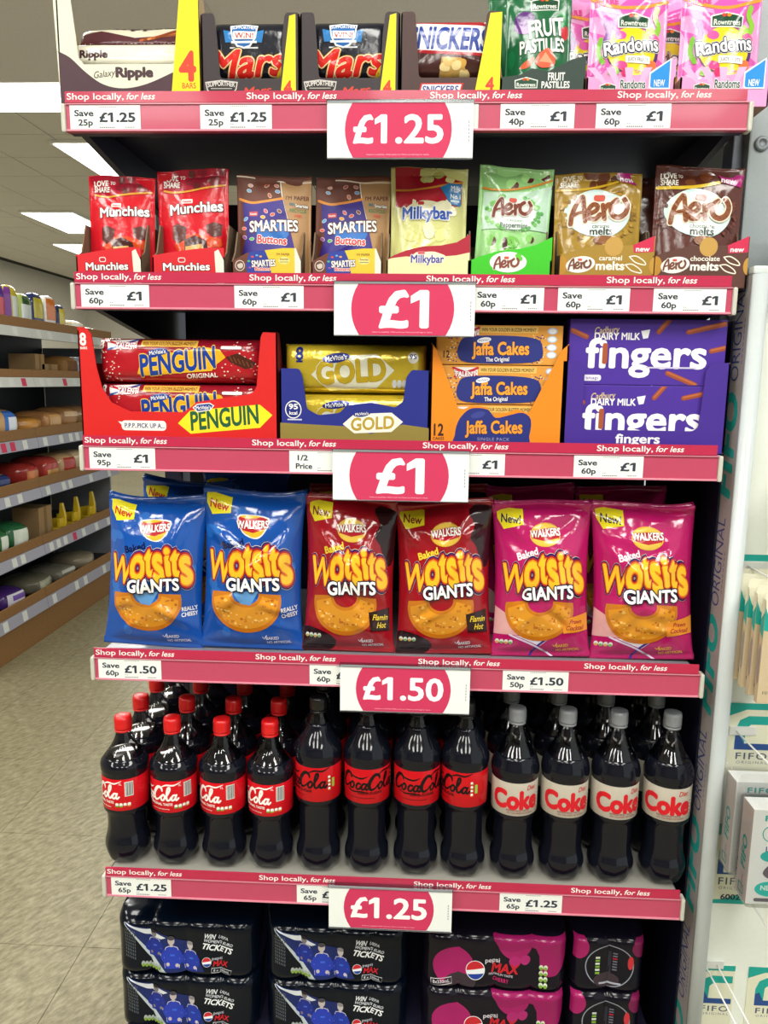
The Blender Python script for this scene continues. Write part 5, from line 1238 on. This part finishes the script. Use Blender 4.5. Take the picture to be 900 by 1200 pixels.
def cherry_art(a):
    a.section('cherry_colour').poly([(40, 40), (300, 30), (300, 90), (40, 110)], '#1a0f1a').ell(200, 300, 120, 110, '#a81f66').ell(560, 120, 110, 130, '#a81f66').poly([(440, 20), (840, 20), (840, 300), (720, 330), (680, 180), (480, 200)], '#9a1c5e', smooth=3)
    a.ell(560, 260, 34, 34, '#b02a70').ell(620, 250, 30, 30, '#b02a70').blob(240, 400, 100, 50, '#3a3038', 4)
    a.section('lettering'); globe(a, 330, 320, 56); a.text('pepsi', 430, 262, 26, '#d4cfd8', w=86, off=.03); max_text(a, 505, 306, 2.0); a.text('MAXIMUM TASTE', 480, 345, 12, '#c8c2cc', w=140, off=.02, rot=-3); a.text('CHERRY', 480, 375, 20, '#c8286c', w=90, off=.04, rot=-4, sp=1.2)
    a.stroke([(70, 384), (190, 366), (192, 402), (72, 420), (70, 384)], 4, '#d8d0d8', n=1); a.text('8x330mL', 130, 393, 18, '#d8d0d8', w=100, off=.02, rot=7)
    a.section('information'); 
    for i in range(8): a.ell(715 + (i % 2) * 26, 290 + (i // 2) * 34, 12, 15, '#d9e2cc').ell(715 + (i % 2) * 26, 296 + (i // 2) * 34, 10, 9, '#7aa63a')
def can_pack(label, xc, y, z, w, n, base, art, group, end=False):
    h = .1145; d = .136 if not end else .262
    t = empty('can_multipack', (xc, y, z)); tag(t, label, 'can pack', group)
    me, f = pack_mesh(w, h, d, n, mat(base, 'shrink')); link('shrink_wrap', me, t)
    if art:
        a = Art((20, 105, 870, 440), w, h, 'shrink') if not end else Art((0, 0, 400, 330), w, h, 'shrink')
        a.clip = (.004, w - .004, .002, h - .004); art(a); a.build(with_normals(f), t, .0033, d0=.0003, dz=.0001)
    return t
def end_art(a):
    a.section('cherry_patch').ell(30, 70, 60, 70, '#a81f66').ell(380, 60, 60, 60, '#7a1a4c')
    a.section('film_opening').ell(205, 175, 132, 122, '#8f93a0', n=40).ell(205, 175, 126, 116, '#10111c', n=40)  # grey ring paints the highlight along the film's cut edge
    a.section('can_print').rect(196, 90, 214, 270, '#2a2c38').ell(190, 255, 70, 40, '#3c3038')
    for i in range(6): a.rect(128, 120 + i * 18, 152, 132 + i * 18, '#7aa63a' if i % 2 else '#cdd6c8')
    for i in range(7): a.rect(222, 96 + i * 16, 246, 104 + i * 16, '#6a6a78' if i != 2 else '#b81f3c')
    a.ell(318, 150, 16, 40, '#c8343c'); a.rect(150, 268, 270, 278, '#a8acb8', r=4)
ZB = .2815
for zi, z in enumerate((ZB + .1155, ZB)):
    pos = ('upper', 'lower')[zi]
    can_pack('%s black can multipack with three footballers, left stack' % pos, -.379, .052, z, .264, 4, '#050d1a', pepsi_art, 'black can multipacks')
    can_pack('%s black can multipack with three footballers, second stack' % pos, -.098, .052, z, .264, 4, '#050d1a', pepsi_art, 'black can multipacks')
    can_pack('%s magenta and black cherry can multipack' % pos, .195, .052, z, .264, 4, '#14101c', cherry_art, 'cherry can multipacks')
    can_pack('%s can multipack turned end-on at the right' % pos, .402, .060, z, .134, 2, '#12101c', end_art, 'end-on can multipacks', True)
# ------------------------------------------------------------------ bread aisle on the left
M_WOOD = mat('#8a6338', 'wood'); M_RAILG = mat('#9a98a6', 'plastic'); M_INT = mat('#15171c', 'metal')
LV = [(1.815, 1.764, 1.712), (1.540, 1.497, 1.445), (1.219, 1.163, 1.106), (.936, .879, .822), (.599, .546, .489), (.290, .233, .171)]
FX, BX = -2.12, -2.62
for (ya, yb, lb) in ((2.30, 3.05, 'bread shelving section cut by the left edge of the photo'), (3.05, 4.20, 'bread shelving section ending beside the promotional bay')):
    u = empty('bread_shelving', (BX, (ya + yb) / 2, 0)); tag(u, lb, 'shelving', 'bread aisle shelving'); yc = (ya + yb) / 2
    MB().box(-.03, ya - yc, 0, 0, yb - yc, 1.76, M_INT).obj('back_panel', u)
    MB().box(.001, ya - yc, 0, FX - BX - .012, yb - yc, .17, M_INT).obj('base', u)
    MB().box(FX - BX - .012, ya - yc, .0, FX - BX, yb - yc, .170, M_WOOD).obj('kick_board', u, .002)
    if yb > 4: MB().box(.001, yb - yc, 0, .44, yb - yc + .02, 1.70, mat('#8d8f94', 'metal')).obj('end_panel', u)
    for i, (zt, zm, zb) in enumerate(LV):
        s = MB().box(.0012, ya - yc + .002, zm - .004, FX - BX - .013, yb - yc - .002, zm + .004, mat('#2a2c33', 'metal')).obj('shelf', u)
        MB().box(FX - BX - .012, ya - yc + .002, zm + .001, FX - BX, yb - yc - .002, zt, M_WOOD).obj('wood_lip', s, .002)
        MB().prism([(FX - BX - .0118, zm), (FX - BX + .004, zm), (FX - BX + .014, zb), (FX - BX - .0118, zb)], 'y', ya - yc + .002, yb - yc - .002, mat('#c9cac4', 'plastic') if i < 2 else M_RAILG).obj('price_rail', s)
        q = random.Random(i * 3 + int(ya)); tk = MB(); y = ya - yc + .06
        while y < yb - yc - .12:
            c = '#c43a5a' if q.random() < .14 else '#d4d6d0'
            x0 = FX - BX + .0045; dz = .010
            tk.add([(x0 + .0102 * .1, y, zm - .005), (x0 + .0102 * .1, y + .05, zm - .005), (x0 + .0102 * .9, y + .05, zb + .005), (x0 + .0102 * .9, y, zb + .005)], [(0, 1, 2, 3)], mat(c, 'paper'))
            y += q.choice((.09, .13, .2, .3))
        tag(tk.obj('shelf_tickets', s), kind='stuff')
def soft_loaf(name, label, cat, y, z, sx, sy, sz, col, fin='film', band=None, group='bread and snacks in the aisle', x=-2.27, rz=0., p=3.2, spots=()):
    """wrapped loaf or packet: swollen rounded block with a printed band and gathered end"""
    t = empty(name, (x, y, z), (0, 0, rz)); tag(t, label, cat, group)
    def pt(a, b, k=1.):
        c, s_, cb, sb = math.cos(a), math.sin(a), math.cos(b), math.sin(b)
        g = lambda v, e: math.copysign(abs(v) ** (2 / e), v)
        w = 1 + .05 * math.sin(5 * a + y * 9) * cb
        return (sx / 2 * k * w * g(cb, p) * g(c, p), sy / 2 * k * g(cb, p) * g(s_, p) * w, sz / 2 + sz / 2 * k * g(sb, p))
    N, K = 28, 14
    def grid(b0, b1, m, nm, k, a0=0., a1=2 * PI, par=t):
        vs = []; fs = []
        for j in range(K + 1):
            for i in range(N + 1): vs.append(pt(a0 + (a1 - a0) * i / N, b0 + (b1 - b0) * j / K, k))
        for j in range(K):
            for i in range(N): r = j * (N + 1) + i; fs.append((r, r + 1, r + N + 2, r + N + 1))
        return link(nm, mesh_from(nm, vs, fs, [m], smooth=True), par)
    w_ = grid(-PI / 2, PI / 2, mat(col, fin), 'wrapper', 1.)
    for k, (a0, a1, b0, b1, c) in enumerate(band or ()): grid(b0, b1, mat(c, fin), 'printed_panel', 1.012 + .006 * k, a0, a1)
    return t
B = [(-.5, .5, -.6, .6)]
def band(*cs):
    out = []
    for c in cs: out.append(c)
    return out
H_ = PI / 2
def upright(y, col, panels, label, sy=.15, sz=.23):
    soft_loaf('snack_bag', label, 'snack bag', y, LV[0][1] + .005, .075, sy, sz, col, 'crisp', panels, x=-2.21)
upright(2.52, '#27458c', band((-.7, .7, -.3, .5, '#d8dce4')), 'blue snack bag at the extreme left of the aisle top shelf')
upright(2.70, '#2a5cae', band((-.8, .8, -.4, .3, '#c63a44'), (-.5, .5, -.2, .2, '#e9e6ea')), 'blue and red snack bag on the aisle top shelf')
upright(2.86, '#5a2f8e', band((-.9, .9, -.9, .0, '#24408e'), (-.5, .5, -.4, .1, '#c93a4a')), 'purple snack bag on the aisle top shelf', sz=.23)
upright(3.00, '#c8b430', band((-1.2, -.2, -.9, .9, '#7a3f8e'), (-.1, .6, -.6, .3, '#dfe3da')), 'yellow and purple snack bag on the aisle top shelf', sz=.22)
upright(3.14, '#a9b86a', band((-.6, .8, -.8, .2, '#dfe6e2'), (-.4, .4, .2, .8, '#3a5a3a')), 'pale green snack bag on the aisle top shelf', sz=.19)
upright(3.28, '#1f2c5c', band((-.6, .6, -.2, .6, '#c9b83a')), 'navy snack bag on the aisle top shelf', sz=.21)
upright(3.44, '#e6e2da', band((-.7, .5, -.2, .8, '#d9772e'), (-.8, .9, -1.0, -.4, '#2a56a8')), 'white snack bag with orange picture on the aisle top shelf', sz=.21)
upright(3.58, '#24325e', band((-.5, .7, -.4, .6, '#d6c24a')), 'dark blue and yellow snack bag on the aisle top shelf', sz=.17, sy=.12)
soft_loaf('bread_pack', 'cream packet lying flat near the end of the aisle top shelf', 'bread pack', 3.76, LV[0][1] + .005, .2, .2, .09, '#d9cfae', 'film', band((-.8, .8, -.2, .4, '#e9e6da')), x=-2.24)
soft_loaf('bread_pack', 'pale packet lying last on the aisle top shelf', 'bread pack', 3.97, LV[0][1] + .005, .2, .17, .06, '#cbb88c', 'film', None, x=-2.24)
def card_carton(y, z, sy, sz, label):
    t = empty('card_carton', (-2.24, y, z)); tag(t, label, 'carton', 'brown cartons in the bread aisle')
    MB().box(-.1, -sy / 2, 0, .06, sy / 2, sz, mat('#a3845c', 'kraft')).obj('carton', t, .002); MB().box(.0601, -sy * .1, 0, .0608, sy * .1, sz, mat('#8a6c48', 'kraft')).obj('tape', t)
card_carton(3.27, LV[1][1] + .045, .11, .09, 'small brown carton raised behind another on the second aisle shelf'); card_carton(3.39, LV[1][1] + .005, .2, .075, 'small brown carton at the front of the second aisle shelf')
soft_loaf('bread_loaf', 'brown wrapped loaf on the second aisle shelf', 'bread', 3.66, LV[1][1] + .005, .24, .18, .13, '#9a6f3e', 'bread', band((-.6, .6, -.4, .4, '#6d4a2a')))
soft_loaf('bread_loaf', 'loaf in blue and white wrapper on the second aisle shelf', 'bread', 3.86, LV[1][1] + .005, .24, .15, .13, '#c9d2e2', 'film', band((-.5, .9, -.6, .6, '#4a6fae')))
for y, lb, c, bd, sz in ((2.58, 'sliced loaf with blue band, left on the third aisle shelf', '#b88a56', band((-.5, .6, -.9, .9, '#2f62ae')), .13), (2.83, 'sliced loaf with blue band, right on the third aisle shelf', '#c09a68', band((-.3, .7, -.9, .9, '#3568b4'), (-.1, .4, -.3, .3, '#d8dde6')), .12), (3.12, 'amber bread pack on the third aisle shelf', '#b8803a', None, .08), (3.35, 'tan bread pack on the third aisle shelf', '#a9784a', band((-.5, .5, -.2, .5, '#c99a5e')), .1), (3.60, 'long brown bread pack on the third aisle shelf', '#9c7044', band((-.8, .8, .1, .5, '#c8a884')), .11), (3.86, 'brown and blue bread pack at the end of the third aisle shelf', '#9a7450', band((-.4, .8, -.3, .3, '#8a98b8')), .11)):
    soft_loaf('bread_loaf', lb, 'bread', y, LV[2][1] + .005, .26, .21, sz * 1.35, c, 'film', bd)
for y, lb, c, bd, sz in ((2.45, 'dark wrapped loaf at the left of the fourth aisle shelf', '#23242c', band((-.5, .5, -.3, .4, '#4a5568')), .11), (2.72, 'roll pack with navy label on the fourth aisle shelf', '#b48a5a', band((-.4, .6, -.8, .8, '#24346a')), .09), (3.06, 'red topped roll pack on the fourth aisle shelf', '#a8342e', band((-.6, .7, -.6, .2, '#c87a4a')), .11), (3.29, 'red and amber roll pack on the fourth aisle shelf', '#b8413a', band((-.6, .6, -.7, .0, '#d09a5a')), .12), (3.52, 'pale roll pack on the fourth aisle shelf', '#d0a87a', band((-.6, .6, -.2, .5, '#b03a30')), .12), (3.75, 'cream roll pack at the end of the fourth aisle shelf', '#d8bf98', None, .12)):
    soft_loaf('roll_pack', lb, 'bread', y, LV[3][1] + .005, .26, .20, sz * 1.25, c, 'film', bd)
for y, lb, c, bd, sz in ((2.42, 'tan and red bun pack at the left of the fifth aisle shelf', '#9a6a48', band((-.6, .6, -.3, .5, '#b04038')), .12), (2.66, 'bun pack with green wrapper on the fifth aisle shelf', '#a8744a', band((-.4, .9, -.8, .8, '#2f6a3a'), (.0, .5, -.3, .3, '#dfe6da')), .12), (2.88, 'green bun pack on the fifth aisle shelf', '#2c6a42', band((-.6, .3, -.4, .4, '#d4dccf')), .12)):
    soft_loaf('bun_pack', lb, 'bread', y, LV[4][1] + .005, .26, .2, sz * 1.3, c, 'film', bd)
card_carton(3.22, LV[4][1] + .005, .16, .19, 'tall brown carton beside the yellow crate stack')
for k, (y, hh) in enumerate(((3.42, .18), (3.62, .19), (3.86, .19))):
    t = empty('yellow_divider', (-2.21, y, LV[4][1] + .005)); tag(t, ['yellow plastic divider nearest the brown carton', 'middle yellow plastic divider on the fifth aisle shelf', 'farthest yellow plastic divider on the fifth aisle shelf'][k], 'divider', 'yellow shelf dividers')
    Y_ = mat('#d6b62a', 'plastic')
    MB().prism([(-.09, 0), (.06, 0), (.06, hh * .55), (.045, hh), (.03, hh), (.02, hh * .5), (-.09, hh * .4)], 'y', -.012, .012, Y_).obj('upright', t, .002)
    MB().box(-.09, -.075, 0, .05, .075, .035, Y_).obj('foot', t, .003); MB().box(.03, -.06, .036, .05, -.0125, hh * .5, Y_).obj('front_bar', t, .003)
for y, lb, c, bd, sz in ((2.48, 'dark bread pack at the left of the lowest aisle shelf', '#2a2622', None, .08), (2.78, 'purple and white bread bag on the lowest aisle shelf', '#4a2a72', band((-.6, .8, -.2, .5, '#d9d4e2'), (-.2, .5, .0, .3, '#6a44a0')), .1), (3.12, 'clear pack of rolls on the lowest aisle shelf', '#6d6a58', band((-.5, .5, -.3, .5, '#9c9c86')), .09), (3.42, 'clear flat pack on the lowest aisle shelf', '#7a7668', band((-.6, .8, .1, .5, '#b4b4a8')), .08), (3.74, 'pale flat pack at the end of the lowest aisle shelf', '#8a7f6a', None, .09)):
    soft_loaf('bread_pack', lb, 'bread pack', y, LV[5][1] + .005, .26, .24, sz * 1.2, c, 'film', bd)

# ------------------------------------------------------------------ accessory stand on the right
stand = empty('accessory_stand', (.53, .04, 0)); tag(stand, 'white accessory stand with teal lettering down its grey side', 'display stand')
ST = 1.665
side = MB().box(0, -.036, 0, .006, .042, ST, mat('#a89f9d', 'plastic')).obj('side_panel', stand)
a = Art((0, 0, ST * 1000, 78), ST, .078, 'paper').section('side_lettering'); a.clip = (0, ST, .001, .077)
zz = 1.665 - .165 + .36
n_ = 0
for k in range(5):
    zo = 1.503 - .365 * k
    a.text('ORIGINAL', 1000 * (zo + .078), 44, 30, '#36427c', w=148, off=-.01)
    if zo > .3:
        a.text('FIFO', 1000 * (zo - .097), 42, 46, '#1c9a92', w=168, off=.09, shear=.12, sp=1.15)
        for q in range(8): a.rect(1000 * (zo + .03) + q * 9, 66, 1000 * (zo + .03) + q * 9 + 6, 68.4, '#6a7090')
a.build(with_normals(lambda u, v: np.stack([np.full_like(u, 0.), -.036 + v, u], 1)), side, d0=.0002, dz=.00008)
prof = [(.0, -.036)] + [(.013 - .013 * math.cos(PI * k / 10), -.036 - .010 * math.sin(PI * k / 10)) for k in range(1, 10)] + [(.026, -.036), (.026, -.020), (.0062, -.020), (.0062, -.0358)]
MB().prism(prof, 'z', 0, ST, mat('#c6cecf', 'plastic')).obj('front_rail', stand, 0, True)
MB().box(.0265, .018, .03, .47, .024, ST - .01, mat('#eff4ea', 'plastic')).obj('back_board', stand)
MB().box(.0, -.040, ST + .0005, .47, .042, ST + .012, mat('#d2dad8', 'plastic')).obj('top_cap', stand, .003)
MB().box(.036, -.012, ST + .0125, .42, .0, ST + .085, mat('#e6ece8', 'plastic')).obj('header_board', stand, .003)
MB().box(-.0, -.30 + .26, 0, .47, .042, .028, mat('#b9c0c0', 'plastic')).obj('base', stand)
steel = empty('steel_side_panel', (.75, .115, 0)); tag(steel, 'grey steel panel with a round bolt rising above the stand', 'panel')
MB().box(-.204, -.015, 0, .25, .015, 2.25, mat('#9aa2a4', 'metal')).obj('sheet', steel, .003)
MB().box(-.2205, .006, 0, -.2045, .05, 2.05, mat('#747a86', 'metal')).obj('edge_post', steel, .002)
bolt = link('bolt', lathe('bolt', [(.0115, 0), (.0115, .003), (.009, .005), (.0062, .0055), (.006, .003), (.0005, .003)], mat('#8f969c', 'metal'), 20), steel, (-.185, -.0152, 1.875), (PI / 2, 0, 0))
def wire_hook(label, pts, pts2=None):
    t = empty('wire_hook', (0, 0, 0)); t.location = pts[0]; tag(t, label, 'hook', 'white wire hooks')
    o = Vector(pts[0]); W = mat('#e6e8e4', 'metal')
    MB().tube([Vector(p) - o for p in pts], .0016, W).obj('wire', t, 0, True)
    if pts2: MB().tube([Vector(p) - o for p in pts2], .0016, W).obj('wire', t, 0, True)
    MB().box(-.012, -.0022, -.008, .034, .0005, .008, W).obj('clip', t, .001)
def card_on_board(label, x, z, w, h, art):
    t = empty('product_card', (x, .0565, z)); tag(t, label, 'card', 'cards on the stand board')
    pts = rounded([(0, 0), (w, 0), (w, h), (w * .25, h), (0, h * .86)], .012)
    MB().prism(pts, 'y', 0, .001, mat('#e6e6cc', 'card')).obj('card', t)
    a = Art((0, 0, 100, 140), w, h, 'card'); a.clip = (.0, w, 0, h); art(a); a.build(flat_surf(0, 0, 0), t, d0=.0001, dz=.00008)
def logo(a, cy=50, s=1.0):
    a.section('logo').poly([(20, cy + 30), (20, cy - 8), (28, cy - 26), (46, cy - 34), (96, cy - 34), (96, cy - 18), (52, cy - 18), (42, cy - 10), (40, cy + 30)], '#1fa69a').poly([(20, cy + 30), (20, cy + 4), (30, cy), (40, cy + 18), (96, cy + 18), (96, cy + 30)], '#2c4f8e')
def band_card(num):
    def f(a):
        a.section('teal_band').poly([(0, 0), (100, 0), (100, 12), (40, 12), (0, 26)], '#1fa69a')
        logo(a, 58); a.text('FIFO', 58, 100, 12, '#4a5068', w=66, off=.02, sp=1.2); a.text('ORIGINAL', 60, 112, 5, '#7a7f8a', w=66, sp=1.4)
        if num: a.poly([(0, 140), (0, 134), (40, 132), (100, 116), (100, 140)], '#1fa69a'); a.text(num, 62, 128, 9, '#23283a', w=58, off=.05)
    return f
card_on_board('cream and teal card numbered on the board behind the blister packs', .567, .585, .075, .155, band_card('60022'))
card_on_board('cream and teal logo card low on the stand board', .556, .335, .075, .125, band_card(None))
card_on_board('cream and teal logo card in the middle of the stand board', .575, .83, .080, .135, band_card(None))
card_on_board('cream and teal card behind the row of hang packs', .575, 1.09, .080, .135, band_card(None))
card_on_board('pale card high on the stand board at the right edge', .600, 1.44, .080, .13, band_card(None))
card_on_board('pale card low on the stand board at the right edge', .655, .335, .075, .125, band_card(None))
def hang_pack(label, x, y, z):
    t = empty('hang_pack', (x, y, z)); tag(t, label, 'hang pack', 'cream hang packs on one hook')
    w, h, d = .078, .165, .012
    MB().box(0, 0, 0, w, d, h - .03, mat('#c9b694', 'card')).obj('carton', t, .001)
    MB().prism(rounded([(0, h - .0305), (w, h - .0305), (w, h + .012), (.004, h + .012), (0, h + .008)], .004), 'y', d * .4, d * .4 + .001, mat('#e9e6cf', 'card')).obj('header_card', t)
    a = Art((0, 0, 78, 165), w, h, 'card')
    a.section('header_print').rect(.5, .5, 77, 34, '#e6e4cc').poly([(1, 20), (10, 34), (78, 62), (1, 46)], '#1fa69a').poly([(0, 12), (8, 34), (30, 48), (77, 58), (77, 70), (0, 48)], '#1fa69a').ell(44, 12, 18, 12, '#25b0a2')
    a.section('window').poly([(14, 80), (24, 66), (44, 66), (48, 80), (48, 128), (40, 140), (24, 136), (14, 124)], '#8f8890').poly([(18, 82), (26, 70), (36, 72), (36, 130), (26, 130), (18, 122)], '#5c5460').rect(18, 100, 44, 104, '#d9d6d4')
    a.text('FIFO', 14, 148, 5, '#6a6a60', w=14)
    a.build(flat_surf(0, 0, 0), t, d0=.0002, dz=.00010)
    s_ = Art((0, 0, 12, 165), d, h, 'card').section('side_print'); s_.rect(1, 1, 11, 34, '#dfdcc2').poly([(.6, 34), (11.4, 20), (11.4, 62), (.6, 52)], '#1fa69a').poly([(2, 84), (6, 70), (10, 78), (10, 130), (5, 138), (2, 120)], '#9b8f8a')
    s_.build(with_normals(lambda u, v: np.stack([np.full_like(u, 0.), d - u, v], 1)), t, d0=.0002, dz=.00010)
PKL = ['cream hang pack at the back of the row', 'second cream hang pack from the back', 'middle cream hang pack of the five', 'second cream hang pack from the front', 'frontmost cream hang pack of the five']
for k in range(5): hang_pack(PKL[k], .556 + .0015 * k, .034 - .027 * k, 1.028 - .002 * k)
def blister(label, x, y, z):
    t = empty('blister_pack', (x, y, z)); tag(t, label, 'blister pack', 'clear blister packs')
    w, h, d = .13, .205, .045
    out = rounded([(0, 0), (w, 0), (w, h), (0, h)], .012)
    MB().prism(out, 'y', d, d + .0012, clear('blister_film', (.99, .99, .99), .1, .6)).obj('backing', t)
    MB().prism(rounded([(.004, .004), (w - .004, .004), (w - .004, h - .03), (.004, h - .03)], .01), 'y', .0, d - .0005, clear('blister_film', (.99, .99, .99), .1, .6)).obj('shell', t)
    bx_ = MB().box(.008, .003, .008, w - .008, d - .004, h - .036, mat('#e9ecea', 'card')).obj('carton', t, .001)
    hh = h - .044; ww = w - .016
    a = Art((0, 0, 114, 161), ww, hh, 'card').section('carton_print')
    a.text('FIFO', 40, 14, 9, '#2aa9a0', w=44, off=.05, sp=1.2); a.ell(30, 40, 14, 14, '#2aa9a0').ell(30, 40, 12.5, 12.5, '#e9ecea'); a.text('L', 26, 66, 9, '#3a4a8a', w=5, off=.04); a.ell(36, 78, 20, 10, '#2fb8b0'); a.blob(44, 102, 22, 16, '#6a6670', 3); a.blob(52, 94, 12, 10, '#b8b8c0', 5); a.ell(36, 134, 24, 13, '#2fc2b8'); a.text('NEW', 34, 132, 8, '#e9f4f2', w=26, off=.05); a.rect(12, 150, 70, 156, '#6a6670', r=3)
    a.build(flat_surf(.008, .003, .008), bx_, d0=.0002, dz=.00010)
    s_ = Art((0, 0, 161, 38), hh, d - .007, 'card').section('side_print')
    s_.rect(0, 0, 161, 38, '#c8bdb8'); s_.text('FIFO', 78, 18, 15, '#1c9a92', w=56, off=.06, shear=.15); s_.text('ORIGINAL', 26, 20, 4.5, '#5a5a70', w=30); s_.stroke([(8, 10), (22, 10), (22, 26), (8, 26), (8, 10)], 3, '#1c9a92', n=1)
    s_.build(with_normals(lambda u, v: np.stack([np.full_like(u, .008), .003 + v, .008 + u], 1)), bx_, d0=.0002, dz=.00010)
blister('clear blister pack with white carton, front one', .556, -.100, .688)
blister('clear blister pack, the one behind', .553, -.038, .700)
t = empty('accessory_carton', (.632, -.055, 1.19)); tag(t, 'white accessory carton with barcode side at the right edge', 'carton')
bx_ = MB().box(0, 0, 0, .09, .05, .20, mat('#dfe0da', 'card')).obj('carton', t, .001)
s_ = Art((0, 0, 50, 200), .05, .2, 'card').section('barcode').rect(1, 1, 49, 199, '#cdbfa8')
for q in range(12): s_.rect(8, 146 + q * 3.4, 40, 147.6 + q * 3.4 + (q % 3) * .5, '#6a4a44')
s_.poly([(24, 40), (44, 30), (44, 110), (30, 124), (22, 100)], '#8f8890'); s_.build(with_normals(lambda u, v: np.stack([np.full_like(u, 0.), .05 - u, v], 1)), bx_, d0=.0002, dz=.00010)
wire_hook('wire hook carrying the cream hang packs', [(.585, .0565, 1.206), (.585, .03, 1.206), (.592, -.14, 1.206)])
wire_hook('wire hook carrying the blister packs', [(.592, .0565, .915), (.592, .03, .915), (.60, -.16, .915)])
wire_hook('wire hook slanting below the blister packs', [(.604, .0565, .655), (.606, .03, .65), (.640, -.10, .600)])
wire_hook('double wire hook at the foot of the photo', [(.575, .0565, .462), (.575, .04, .462), (.59, -.10, .440)], [(.597, .0565, .462), (.597, .04, .462), (.612, -.10, .440)])
